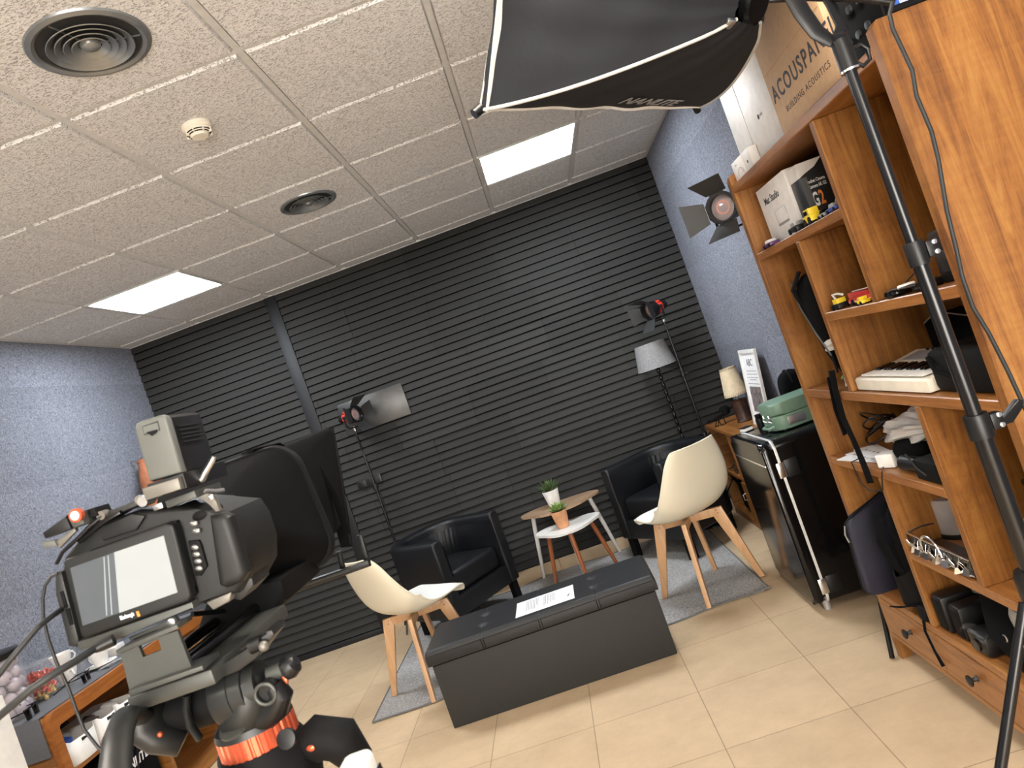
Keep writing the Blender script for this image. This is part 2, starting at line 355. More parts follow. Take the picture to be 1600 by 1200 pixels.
def floor_mat():
    m = bpy.data.materials.new('floor_tiles'); m.use_nodes = True; nt = m.node_tree; L = nt.links.new; b = nt.nodes['Principled BSDF']
    tc = nt.nodes.new('ShaderNodeTexCoord'); mp = nt.nodes.new('ShaderNodeMapping'); mp.inputs['Location'].default_value = (-0.2535 + 9, 2.436 + 9, 0)
    L(tc.outputs['Object'], mp.inputs['Vector'])
    bk = nt.nodes.new('ShaderNodeTexBrick'); bk.offset = 0.0; bk.squash = 1.0; bk.inputs['Scale'].default_value = 1; bk.inputs['Brick Width'].default_value = 0.45; bk.inputs['Row Height'].default_value = 0.45
    bk.inputs['Mortar Size'].default_value = 0.0022; bk.inputs['Mortar Smooth'].default_value = 0.3; bk.inputs['Bias'].default_value = 0
    bk.inputs['Color1'].default_value = (0.515, 0.385, 0.245, 1); bk.inputs['Color2'].default_value = (0.56, 0.42, 0.27, 1); bk.inputs['Mortar'].default_value = (0.30, 0.22, 0.14, 1)
    L(mp.outputs['Vector'], bk.inputs['Vector'])
    n = nt.nodes.new('ShaderNodeTexNoise'); n.inputs['Scale'].default_value = 5; n.inputs['Detail'].default_value = 9; n.inputs['Roughness'].default_value = 0.72; L(tc.outputs['Object'], n.inputs['Vector'])
    r = nt.nodes.new('ShaderNodeValToRGB'); r.color_ramp.elements[0].color = (0.86, 0.85, 0.83, 1); r.color_ramp.elements[1].color = (1.1, 1.1, 1.1, 1); r.color_ramp.elements[0].position = 0.3; r.color_ramp.elements[1].position = 0.7
    L(n.outputs['Fac'], r.inputs['Fac'])
    mm = nt.nodes.new('ShaderNodeMixRGB'); mm.blend_type = 'MULTIPLY'; mm.inputs['Fac'].default_value = 1; L(bk.outputs['Color'], mm.inputs['Color1']); L(r.outputs['Color'], mm.inputs['Color2'])
    L(mm.outputs['Color'], b.inputs['Base Color']); b.inputs['Roughness'].default_value = 0.5; b.inputs['Specular IOR Level'].default_value = 0.4
    bp = nt.nodes.new('ShaderNodeBump'); bp.inputs['Strength'].default_value = 0.4; bp.inputs['Distance'].default_value = 0.002; bp.invert = True
    L(bk.outputs['Fac'], bp.inputs['Height']); L(bp.outputs['Normal'], b.inputs['Normal'])
    return m
def tile_mat():
    m = bpy.data.materials.new('ceiling_tile'); m.use_nodes = True; nt = m.node_tree; L = nt.links.new; b = nt.nodes['Principled BSDF']
    tc = nt.nodes.new('ShaderNodeTexCoord'); mp = nt.nodes.new('ShaderNodeMapping'); mp.inputs['Scale'].default_value = (105, 250, 105); mp.inputs['Rotation'].default_value = (0, 0, 0.5)
    L(tc.outputs['Object'], mp.inputs['Vector'])
    n = nt.nodes.new('ShaderNodeTexNoise'); n.inputs['Scale'].default_value = 1.0; n.inputs['Detail'].default_value = 1.5; n.inputs['Distortion'].default_value = 1.2; L(mp.outputs['Vector'], n.inputs['Vector'])
    r = nt.nodes.new('ShaderNodeValToRGB'); e = r.color_ramp.elements; e[0].position = 0.37; e[0].color = (0.1, 0.1, 0.1, 1); e[1].position = 0.445; e[1].color = (1, 1, 1, 1)
    L(n.outputs['Fac'], r.inputs['Fac'])
    c = nt.nodes.new('ShaderNodeMixRGB'); c.inputs['Color1'].default_value = (0.38, 0.36, 0.34, 1); c.inputs['Color2'].default_value = (0.76, 0.75, 0.735, 1)
    L(r.outputs['Color'], c.inputs['Fac']); L(c.outputs['Color'], b.inputs['Base Color']); b.inputs['Roughness'].default_value = 0.9
    n3 = nt.nodes.new('ShaderNodeTexNoise'); n3.inputs['Scale'].default_value = 170; L(tc.outputs['Object'], n3.inputs['Vector'])
    ad = nt.nodes.new('ShaderNodeMath'); ad.operation = 'MULTIPLY_ADD'; ad.inputs[1].default_value = 0.25; L(n3.outputs['Fac'], ad.inputs[0]); L(r.outputs['Color'], ad.inputs[2])
    bp = nt.nodes.new('ShaderNodeBump'); bp.inputs['Strength'].default_value = 1.0; bp.inputs['Distance'].default_value = 0.0055; L(ad.outputs[0], bp.inputs['Height']); L(bp.outputs['Normal'], b.inputs['Normal'])
    return m
def foam_mat():
    m = bpy.data.materials.new('slat_foam'); m.use_nodes = True; nt = m.node_tree; L = nt.links.new; b = nt.nodes['Principled BSDF']
    at = nt.nodes.new('ShaderNodeAttribute'); at.attribute_name = 'tone'
    tc = nt.nodes.new('ShaderNodeTexCoord'); n = nt.nodes.new('ShaderNodeTexNoise'); n.inputs['Scale'].default_value = 320; n.inputs['Detail'].default_value = 2; L(tc.outputs['Object'], n.inputs['Vector'])
    r = nt.nodes.new('ShaderNodeValToRGB'); r.color_ramp.elements[0].color = (0.019, 0.019, 0.0185, 1); r.color_ramp.elements[1].color = (0.035, 0.0345, 0.033, 1); r.color_ramp.elements[0].position = 0.35; r.color_ramp.elements[1].position = 0.65
    L(n.outputs['Fac'], r.inputs['Fac'])
    mm = nt.nodes.new('ShaderNodeMixRGB'); mm.blend_type = 'MULTIPLY'; mm.inputs['Fac'].default_value = 1; L(r.outputs['Color'], mm.inputs['Color1']); L(at.outputs['Color'], mm.inputs['Color2'])
    L(mm.outputs['Color'], b.inputs['Base Color']); b.inputs['Roughness'].default_value = 0.8; b.inputs['Specular IOR Level'].default_value = 0.25
    return m
M['floor'] = floor_mat(); M['tile'] = tile_mat(); M['foam'] = foam_mat()
M['tbar'] = mat('tbar', (0.60, 0.595, 0.58), 0.45)
M['skirting'] = mat('skirting', (0.56, 0.43, 0.28), 0.5, var=0.08, vs=9)
M['strip'] = mat('strip', (0.010, 0.0105, 0.0125), 0.5, spec=0.3)
M['front_wall'] = mat('front_wall', (0.62, 0.60, 0.56), 0.8)

b = MB(); b.bb(XL - 0.1, XR + 0.1, YF - 0.1, YB + 0.1, -0.1, 0); struct(b.build('floor', 'floor', smooth=False))
b = MB(); b.bb(XL - 0.1, XL, YF, YB + 0.02, 0, H + 0.1); struct(b.build('wall_left', 'felt_wall', smooth=False))
b = MB(); b.bb(XR, XR + 0.1, YF, YB + 0.02, 0, H + 0.1); struct(b.build('wall_right', 'felt_wall', smooth=False))
b = MB(); b.bb(XL, XR, YF - 0.1, YF, 0, H + 0.1); struct(b.build('wall_front', 'front_wall', smooth=False))

# back wall of charcoal acoustic slats: real clapboard relief, panels of five rows with random seams
def back_wall():
    bm = bmesh.new(); col = bm.loops.layers.float_color.new('tone'); rnd = random.Random(3)
    RH = 0.0575
    def quad(pts, t):
        vs = [bm.verts.new(p) for p in pts]; f = bm.faces.new(vs)
        for l in f.loops: l[col] = (t, t, t * 1.0, 1)
    quad([(XL, 0.0, 0), (XR, 0.0, 0), (XR, 0.0, H + 0.05), (XL, 0.0, H + 0.05)], 0.5)
    def row(x0, x1, z0, dy, t, drop):
        z1 = z0 + RH; z0 = z0 + 0.0065; a = -0.024 + dy; c = -0.010 + dy; g = 0.0007
        x0 += g; x1 -= g; n = max(2, int((x1 - x0) / 0.12)); 
        wob = [drop * math.sin(x * 5 + z0 * 9) for x in [x0 + (x1 - x0) * i / n for i in range(n + 1)]]
        for i in range(n):
            xa = x0 + (x1 - x0) * i / n; xb = x0 + (x1 - x0) * (i + 1) / n; wa, wb = wob[i], wob[i + 1]
            if z1 + wa > H: wa = wb = min(0, H - z1)
            quad([(xa, a, z0 + wa), (xb, a, z0 + wb), (xb, c, z1 + wb), (xa, c, z1 + wa)], t)
            quad([(xa, -0.0, z0 + 0.001 + wa), (xb, -0.0, z0 + 0.001 + wb), (xb, a, z0 + wb), (xa, a, z0 + wa)], t)
            quad([(xa, c, z1 + wa), (xb, c, z1 + wb), (xb, 0, z1 + wb), (xa, 0, z1 + wa)], t)
        for xe in (x0, x1): quad([(xe, 0, z0), (xe, a, z0), (xe, c, z1), (xe, 0, z1)], t)
    z = 0.102; band = 0
    while z < H - 0.01:
        off = rnd.uniform(0, 0.6); x = -1.168 - off; segs = []
        while x < XR:
            wd = rnd.choice([0.6, 0.6, 0.6, 0.42, 0.75]); segs.append((max(x, -1.168), min(x + wd, XR), rnd.uniform(0.86, 1.16), rnd.uniform(-0.003, 0.002))); x += wd
        t_left = rnd.uniform(0.96, 1.06)
        for k in range(5):
            if z > H - 0.012: break
            for (xa, xb, t, dy) in segs:
                if xb - xa > 0.01: row(xa, xb, z, dy + rnd.uniform(-0.0008, 0.0008), t * rnd.uniform(0.97, 1.03), 0.0006)
            row(XL, -1.257, z, 0, t_left, 0.0005)
            z += RH
        band += 1
    row(XL, -1.257, 0.0445, 0, 0.9, 0)
    me = bpy.data.meshes.new('wall_back'); bm.to_mesh(me); bm.free(); me.materials.append(M['foam'])
    o = bpy.data.objects.new('wall_back', me); C.objects.link(o); return struct(o)
back_wall()
b = MB(); b.bb(XL, XR, 0.0, 0.1, 0, H + 0.1); struct(b.build('trim_1', 'strip', smooth=False))
b = MB(); b.bb(-1.257, -1.168, -0.03, 0.0, 0, H - 0.004, 0.002); struct(b.build('trim_2', 'strip'))
b = MB(); b.bb(XL, -1.17, -0.024, 0, 0, 0.043, 0.002); struct(b.build('baseboard_left', 'strip'))
b = MB()
x = -1.168
while x < XR - 0.01:
    b.bb(x + 0.001, min(x + 0.449, XR), -0.012, 0, 0, 0.098, 0.002); x += 0.45
struct(b.build('baseboard_back', 'skirting'))
b = MB(); b.bb(XR - 0.012, XR, YF, -0.013, 0, 0.098, 0.002); struct(b.build('baseboard_right', 'skirting'))

# ceiling: tegular tiles hanging 8 mm below the white grid
LIGHTS = [(-1.5, -1.083, 0), (0.9, -1.083, 0), (-1.5, -4.083, 1), (0.9, -4.083, 1), (-1.5, -6.483, 1), (0.9, -6.483, 1)]  # the warm ones are out of view, added to raise the brightness
b = MB()
xs = [XL] + [0.6 * k for k in range(-3, 3)] + [XR]
ys = [YB - 0.002]; n = 0
while GY0 - 0.6 * n > YF: ys.append(GY0 - 0.6 * n); n += 1
ys.append(YF)
for i in range(len(xs) - 1):
    for j in range(len(ys) - 1):
        x0, x1, y1, y0 = xs[i], xs[i + 1], ys[j], ys[j + 1]
        cx, cy = (x0 + x1) / 2, (y0 + y1) / 2
        if any(abs(cx - a) < 0.1 and abs(cy - c) < 0.1 for a, c, k in LIGHTS): continue
        g = 0.0135
        xa = x0 + (g if i > 0 else 0.001); xb = x1 - (g if i < len(xs) - 2 else 0.001); ya = y0 + (g if j < len(ys) - 2 else 0.001); yb = y1 - (g if j > 0 else 0.02)
        if xb - xa < 0.02 or yb - ya < 0.02: continue
        v = [(xa, ya, H + 0.012), (xb, ya, H + 0.012), (xb, yb, H + 0.012), (xa, yb, H + 0.012)]
        e = 0.005
        v += [(xa + e, ya + e, H), (xb - e, ya + e, H), (xb - e, yb - e, H), (xa + e, yb - e, H)]
        b._add(v, [(4, 7, 6, 5), (0, 1, 5, 4), (1, 2, 6, 5), (2, 3, 7, 6), (3, 0, 4, 7)])
b.bb(XL - 0.1, XR + 0.1, YF - 0.1, YB + 0.1, H + 0.05, H + 0.12)
ceil = struct(b.build('ceiling', 'tile', smooth=False))
b = MB()
for x in xs[1:-1]: b.bb(x - 0.012, x + 0.012, YF, YB - 0.001, H + 0.009, H + 0.03)
for y in ys[1:-1]: b.bb(XL, XR, y - 0.012, y + 0.012, H + 0.0095, H + 0.029)
b.bb(XL, XR, -0.022, -0.001, H - 0.003, H + 0.02); b.bb(XL, XL + 0.02, YF, -0.023, H - 0.002, H + 0.02); b.bb(XR - 0.02, XR, YF, -0.023, H - 0.002, H + 0.02)
b.bb(XL, XR, YF, -0.001, H + 0.03, H + 0.034)
b.build('ceiling_grid', 'tbar', ceil, smooth=False)

for i, (x, y, k) in enumerate(LIGHTS):
    col = WARM if k else COOL; nm = 'added_panel_warm' if k else 'panel_cool'
    if nm not in M: M[nm] = mat(nm, (0.8, 0.8, 0.8), 0.6, emit=col, es=ADDED_PANEL_WARM if k else PANEL_COOL)
    lab = ['bright square ceiling light panel nearest the left blue wall', 'bright square ceiling light panel near the right wall, beside the softbox', 'unseen ceiling light panel added over the room behind, on the left', 'unseen ceiling light panel added over the room behind, on the right', 'unseen ceiling light panel added at the far end behind the camera, left', 'unseen ceiling light panel added at the far end behind the camera, right'][i]
    t = thing('ceiling_light', lab, 'ceiling light', (x, y, H), 0, 'square ceiling light panels')
    b = MB()
    for sx, sy, lx, ly in ((0, .286, .594, .014), (0, -.286, .594, .014), (.286, 0, .014, .558), (-.286, 0, .014, .558)): b.box((sx, sy, 0.003), (lx, ly, 0.012), None, 0.002)
    b.build('frame', 'tbar', t)
    b = MB(); b.box((0, 0, 0.008), (0.56, 0.56, 0.006)); b.build('diffuser', nm, t, smooth=False)

b = MB(); b.box((0.55, YF + 0.006, 1.35), (2.2, 0.012, 1.9)); struct(b.build('added_light_pane', mat('glowing_pane', (0.8, 0.8, 0.8), 0.6, emit=(1.0, 0.95, 0.88), es=ADDED_PANE_GLOW), smooth=False))  # unseen glowing pane, added behind the camera to brighten the room and ceiling
b = MB()
for x in (-0.57, 0.0, 1.1, 1.67): b.box((x, YF + 0.02, 1.35), (0.05, 0.04, 2.0), None, 0.004)
for z in (0.38, 2.32): b.box((0.55, YF + 0.02, z), (2.19, 0.035, 0.06), None, 0.004)
struct(b.build('light_pane_frame', 'tbar'))  # frame bars around the added glowing pane

def vent(x, y, R, label):
    t = thing('ceiling_vent', label, 'vent', (x, y, H), 0, 'round grey ceiling vents')
    b = MB(); b.lathe([(R * .98, 0.006), (R, 0.0), (R * .985, -0.006), (R * .90, -0.010), (R * .84, -0.006), (R * .82, 0.004), (R * .84, 0.012)], seg=64, close=True); b.build('rim', 'vent_metal', t)
    b = MB(); b.cyl((0, 0, -0.0012), (0, 0, 0.0), R * .845, seg=48); b.build('duct_opening', 'dark_hole', t)
    for i, rr in enumerate((.70, .57, .44, .31)):
        b = MB(); r0 = R * rr; b.lathe([(r0, -0.014), (r0 - 0.0022, -0.0155), (r0 - R * .125, -0.003), (r0 - R * .125 + 0.002, -0.002)], seg=56, close=True)
        b.build('louvre_ring', 'vent_metal', t)
    b = MB(); b.lathe([(0, -0.019), (R * .08, -0.018), (R * .15, -0.011), (R * .17, -0.003)], seg=36); b.build('centre_cap', 'vent_metal', t)
    b = MB()
    for a in (0.3, 0.3 + 2.09, 0.3 + 4.19): b.box((math.cos(a) * R * .48, math.sin(a) * R * .48, -0.0035), (R * .68, 0.004, 0.003), (0, 0, a))
    b.build('spoke', 'vent_metal', t)
vent(-0.3, -3.483, 0.158, 'large round grey ceiling vent at the top left corner')
vent(-0.3, -1.683, 0.150, 'smaller looking round grey ceiling vent farther away over the seating')

t = thing('smoke_detector', 'round cream smoke detector on a ceiling tile between the vents', 'smoke detector', (-0.315, -2.86, H))
b = MB(); b.lathe([(0, 0), (.052, 0), (.052, -.012), (.049, -.016), (.046, -.018), (.046, -.022), (.030, -.040), (.029, -.045), (0, -.046)], seg=36); b.build('housing', 'cream_plastic', t)
b = MB()
for h, r in ((-.0275, .0432), (-.0335, .0378)): b.lathe([(r, h), (r + .0006, h - .003), (r - .003, h - .003)], seg=36, close=True)
b.build('sensing_slot', 'dark_hole', t)
for k in range(8):
    b = MB(); b.box((math.cos(k * PI / 4) * .041, math.sin(k * PI / 4) * .041, -.030), (.012, .0035, .018), (0, 0, k * PI / 4)); b.build('cage_rib', 'cream_plastic', t)

# things fixed to the back wall
b = MB(); b.box((-0.745, -0.0275, 1.615), (0.515, 0.004, 0.245), (0, 0.0, 0), 0.001)
tag(b.build('reflector_sheet', 'foil'), 'shiny grey metal sheet fixed to the slatted wall behind the left spotlight', 'metal sheet')
t = thing('wall_outlet', 'black double outlet plate with a grey end set in the slatted wall', 'outlet', (-0.95, -0.022, 1.115))
b = MB(); b.box((-.02, -.006, 0), (.175, .012, .068), (0, -0.0, 0), .004); b.build('plate', 'strip', t)
b = MB(); b.box((-.065, -.014, 0), (.055, .006, .052), None, .003); b.build('socket', 'black_plastic', t)
b = MB(); b.box((.0, -.014, 0), (.055, .006, .052), None, .003); b.build('socket', 'black_plastic', t)
b = MB(); b.box((.075, -.008, 0.004), (.014, .014, .062), None, .002); part_label(b.build('end_clip', 'grey_metal', t), 'grey metal end clip')
# brown jacket hanging on the left wall
t = thing('jacket', 'rust brown jacket hanging on the blue wall behind the camera', 'jacket', (XL + 0.02, -0.52, 1.80))
b = MB()
def jk(u, v):
    a = u * 2 * PI; w = (0.05 + 0.13 * min(1, v * 1.4)) * (1 + 0.16 * math.sin(5 * a + v * 7) + .08 * math.sin(9 * a + 3 * v))
    return Vector((0.09 + 0.075 * math.cos(a) * (0.5 + min(1, v * 2) * .5), w * math.sin(a), -0.72 * v))
b.grid(jk, 40, 26); b.build('body', 'jacket', t, angle=60)
b = MB(); b.tube([(0.10, -0.06, -0.02), (0.13, -0.12, -0.14), (0.14, -0.16, -0.38), (0.13, -0.17, -0.6)], [.035, .055, .052, .045], 14); b.build('sleeve', 'jacket', t)
b = MB(); b.tube([(0.10, 0.06, -0.02), (0.13, 0.13, -0.14), (0.14, 0.17, -0.38), (0.13, 0.18, -0.6)], [.035, .055, .052, .045], 14); b.build('sleeve', 'jacket', t)
b = MB(); b.lathe([(.045, -.02), (.055, .0), (.05, .02), (.042, .015)], (0.085, 0, 0), 20, close=True); b.build('collar', 'jacket', t)
b = MB(); b.tube([(-0.0185, 0, 0.03), (0.05, 0, 0.02), (0.065, 0, 0.045)], .006, 8); b.build('hook', 'steel', t)

# ---------------------------------------------------------------- seating group
# rug: thin woven mat, slightly wavy edges
def rug_pt(u, v):
    x = -0.925 + 2.19 * u; y = -1.655 + 1.60 * v
    e = 0.012 * math.sin(x * 7) + 0.010 * math.sin(x * 13 + 1)
    if v > 0.5: y += (v - .5) * 2 * (0.045 * math.sin(x * 3.1 + 0.4) + 0.03 * math.sin(x * 9))
    else: y += (.5 - v) * 2 * e
    z = 0.0075 + 0.0015 * math.sin(x * 6 + y * 4)
    if u > 0.98 and v < 0.05: z += 0.006
    return Vector((x, y, max(z, 0.006)))
t = thing('rug', 'grey woven rug under the white chairs, black armchairs and ottoman', 'rug', (0.17, -0.85, 0))
b = MB(); b.grid(rug_pt, 90, 50, 0.006); b.build('mat', 'rug', t, world=True)
for pts in ([rug_pt(i / 60, 0) for i in range(61)], [rug_pt(i / 60, 1) for i in range(61)], [rug_pt(0, i / 40) for i in range(41)], [rug_pt(1, i / 40) for i in range(41)]):
    b = MB(); b.tube([p + Vector((0, 0, -0.0005)) for p in pts], 0.0045, 6); b.build('hem', 'rug_hem', t, world=True)

RZ = 0.009
# storage ottoman
t = thing('storage_ottoman', 'long black leather storage ottoman with a tufted lid on the beige tiles', 'ottoman', (0.141, -1.84, 0))
b = MB(); b.box((0, 0, 0.155), (1.11, 0.385, 0.31), None, 0.006); b.build('base', 'ottoman_side', t)
b = MB()
W2, D2 = 0.572, 0.202
def lid(u, v):
    x = -W2 + 2 * W2 * u; y = -D2 + 2 * D2 * v
    ex = min(u, 1 - u) * 2 * W2; ey = min(v, 1 - v) * 2 * D2; r = 0.022
    z = 0.388
    for e in (ex, ey):
        if e < r: z -= r - math.sqrt(max(0, r * r - (r - e) ** 2))
    for sx in (-0.286, 0, 0.286): z -= 0.0035 * math.exp(-((x - sx) / 0.004) ** 2)
    for sx in (-0.286, 0, 0.286):
        for sy in (-0.075, 0.075): z -= 0.014 * math.exp(-(((x - sx) / 0.02) ** 2 + ((y - sy) / 0.02) ** 2)) + 0.003 * math.exp(-(((x - sx) / 0.06) ** 2 + ((y - sy) / 0.03) ** 2))
    return Vector((x, y, z))
b.grid(lid, 220, 80)
prof = [lid(i / 220, 0) for i in range(221)]
b.box((0, 0, 0.34), (2 * W2, 2 * D2, 0.05), None, 0.004)
b.build('lid', 'ottoman_leather', t, angle=50)
for sx in (-0.286, 0.0, 0.286):
    for dx in (-0.006, 0.006):
        b = MB(); b.tube([(sx + dx, -D2 - 0.0005, 0.316), (sx + dx, -D2 - 0.0005, 0.364), (sx + dx, -D2 + 0.014, 0.384)], 0.0017, 6); b.build('seam', 'black_matte', t)
for z in (0.362,):
    b = MB(); b.tube([(-W2 + .01, -D2 - 0.001, z), (W2 - .01, -D2 - 0.001, z)], 0.0012, 6); b.build('seam', 'ottoman_side', t)
for sx in (-0.286, 0, 0.286):
    for sy in (-0.075, 0.075):
        b = MB(); b.sphere((sx, sy, 0.3745), 0.011, 14, 8, (1, 1, 0.45)); b.build('tuft_button', 'ottoman_leather', t)

# printed sheet on the lid
t = thing('paper_sheet', 'sheet of white paper with printed text lying on the black ottoman', 'paper', (0.18, -1.885, 0.3895), 0.0)
b = MB(); b.box((0, 0, 0), (0.297, 0.215, 0.0008)); b.build('sheet', 'paper', t, smooth=False)
b = MB(); rnd = random.Random(5); x = -0.095
for blk in (8, 7):
    for i in range(blk):
        ln = rnd.uniform(0.10, 0.155); b.box((x, 0.09 - ln / 2 - (0.006 if i % 4 == 0 else 0), 0.0006), (0.0035, ln, 0.0003)); x += 0.0085
    x += 0.022
part_label(b.build('printed_text', 'ink_grey', t, smooth=False), 'grey lines of printed text'); 
b = MB()
for yy in (-0.045, -0.035, -0.027, -0.017): b.box((0.118 + (0.004 if yy > -0.03 else 0), yy, 0.0006), (0.010, 0.006, 0.0003), (0, 0, 0.3))
b.build('printed_heading', 'ink', t, smooth=False)

# white shell chairs on crossed beech legs (local +y = the way the sitter faces)
SHK = [(0.0, 0.240, 0.430, 0.150), (0.06, 0.232, 0.447, 0.185), (0.16, 0.175, 0.452, 0.212), (0.30, 0.07, 0.442, 0.228), (0.42, -0.035, 0.434, 0.236), (0.52, -0.115, 0.446, 0.240), (0.60, -0.170, 0.485, 0.242),
       (0.70, -0.207, 0.560, 0.238), (0.80, -0.232, 0.650, 0.218), (0.90, -0.258, 0.740, 0.184), (0.96, -0.275, 0.795, 0.160), (1.0, -0.290, 0.826, 0.138)]
def shell_profile(s):
    K = SHK; n = len(K); i = 0
    while i < n - 2 and s > K[i + 1][0]: i += 1
    f = (s - K[i][0]) / (K[i + 1][0] - K[i][0]); out = []
    p0, p1, p2, p3 = K[max(0, i - 1)], K[i], K[i + 1], K[min(n - 1, i + 2)]
    h = p2[0] - p1[0]
    for j in (1, 2, 3):
        m1 = (p2[j] - p0[j]) / (p2[0] - p0[0]) * h; m2 = (p3[j] - p1[j]) / (p3[0] - p1[0]) * h
        out.append((2 * f ** 3 - 3 * f * f + 1) * p1[j] + (f ** 3 - 2 * f * f + f) * m1 + (-2 * f ** 3 + 3 * f * f) * p2[j] + (f ** 3 - f * f) * m2)
    return out
def smooth_prof(s):
    acc = [0, 0, 0]; n = 0
    for d in (-0.03, -0.015, 0, 0.015, 0.03):
        q = shell_profile(min(1, max(0, s + d)));
        for i in range(3): acc[i] += q[i]
        n += 1
    return [a / n for a in acc]
def shell_pt(u, v, off=0.0):
    s = v; t_ = 2 * u - 1; y, z, hw = smooth_prof(s)
    y2, z2, _ = smooth_prof(min(1, s + 0.01)); y1, z1, _ = smooth_prof(max(0, s - 0.01))
    d = Vector((0, y2 - y1, z2 - z1)).normalized(); n = Vector((0, d.z, -d.y))       # points up over the seat, forward on the back
    if n.z < 0 and n.y < 0: n = -n
    curl = 0.012 + 0.085 * math.exp(-((s - 0.56) / 0.15) ** 2) + 0.028 / (1 + math.exp(-(s - 0.68) * 40)) + 0.012 * math.exp(-((s - 0.3) / 0.2) ** 2)
    a = abs(t_) ** 2.4
    x = hw * math.sin(t_ * 1.45) / math.sin(1.45)
    p = Vector((x, y, z)) + n * (curl * a + off)
    if s > 0.9: p.z -= 0.020 * (abs(t_) ** 4) * (s - 0.9) / 0.1
    if s < 0.08: p.z -= 0.010 * (1 - s / 0.08)
    return p
def white_chair(loc, facing, label, yaw_frame):
    rz = math.atan2(facing[1], facing[0]) - PI / 2
    t = thing('shell_chair', label, 'chair', loc, rz, 'white shell chairs with wooden legs')
    b = MB(); b.grid(lambda u, v: shell_pt(u, v), 28, 60, 0.0); 
    sh = b.build('shell', 'cream_shell', t, angle=80); md = sh.modifiers.new('solid', 'SOLIDIFY'); md.thickness = 0.007; md.offset = 0
    b = MB(); edge = [shell_pt(0, i / 60) for i in range(61)] + [shell_pt(i / 28, 1) for i in range(1, 29)] + [shell_pt(1, 1 - i / 60) for i in range(1, 61)] + [shell_pt(1 - i / 28, 0) for i in range(1, 28)]
    b.tube(edge + [edge[0]], 0.0055, 8); b.build('rim', 'cream_shell', t)
    b = MB()
    b.grid(lambda u, v: shell_pt(0.05 + 0.90 * u, 0.055 + 0.555 * v, 0.0085 + 0.024 * (1 - abs(2 * u - 1) ** 4) * min(1, min(v, 1 - v) * 7)), 24, 36, 0.0)
    b.build('seat_pad', 'seat_pad', t, angle=80)
    # two crossed frames, each a beam mitred into two splayed legs
    R0, R1 = 0.185, 0.289
    for k, a in enumerate((PI / 4, -PI / 4)):
        A = Vector((math.cos(a), math.sin(a), 0)); N = Vector((-A.y, A.x, 0)); zt = 0.425 - 0.0 * k
        b = MB(); b.prism([(-R0 + 0.03, zt), (R0 - 0.03, zt), (R0 - 0.045, zt - 0.045), (-R0 + 0.045, zt - 0.045)], -0.0125, 0.0125, ((0, 0, 0), A, (0, 0, 1), N), 0.002)
        b.build('crossbeam', 'beech', t)
        for sgn in (1, -1):
            b = MB(); q = [(sgn * (R0 + 0.008), zt), (sgn * (R0 - 0.032), zt), (sgn * (R0 - 0.047), zt - 0.047), (sgn * (R1 - 0.030), 0.0), (sgn * R1, 0.0)]
            b.prism(q if sgn > 0 else list(reversed(q)), -0.0125, 0.0125, ((0, 0, 0), A, (0, 0, 1), N), 0.003)
            lg = b.build('leg', 'beech', t)
            for dd in (0.012, 0.030):
                c = A * (sgn * (R0 - 0.028 + 0.010 * dd / .03)) + Vector((0, 0, zt - dd))
                for sd in (1, -1):
                    b = MB(); b.cyl(c + N * (sd * 0.0118), c + N * (sd * 0.0132), 0.0032, seg=10); b.build('screw', 'dark_wood', lg)
    b = MB(); b.box((0, 0, 0.428), (0.09, 0.09, 0.008), (0, 0, PI / 4), 0.002); b.build('mounting_plate', 'black_metal', t)
    return t
white_chair((-0.585, -1.37, RZ), (0.69, 0.73), 'white shell chair with beech legs left of the ottoman, its back to the camera rig', 0)
white_chair((1.028, -1.378, RZ), (-0.46, 0.88), 'white shell chair with beech legs right of the ottoman, seen from behind', 0)

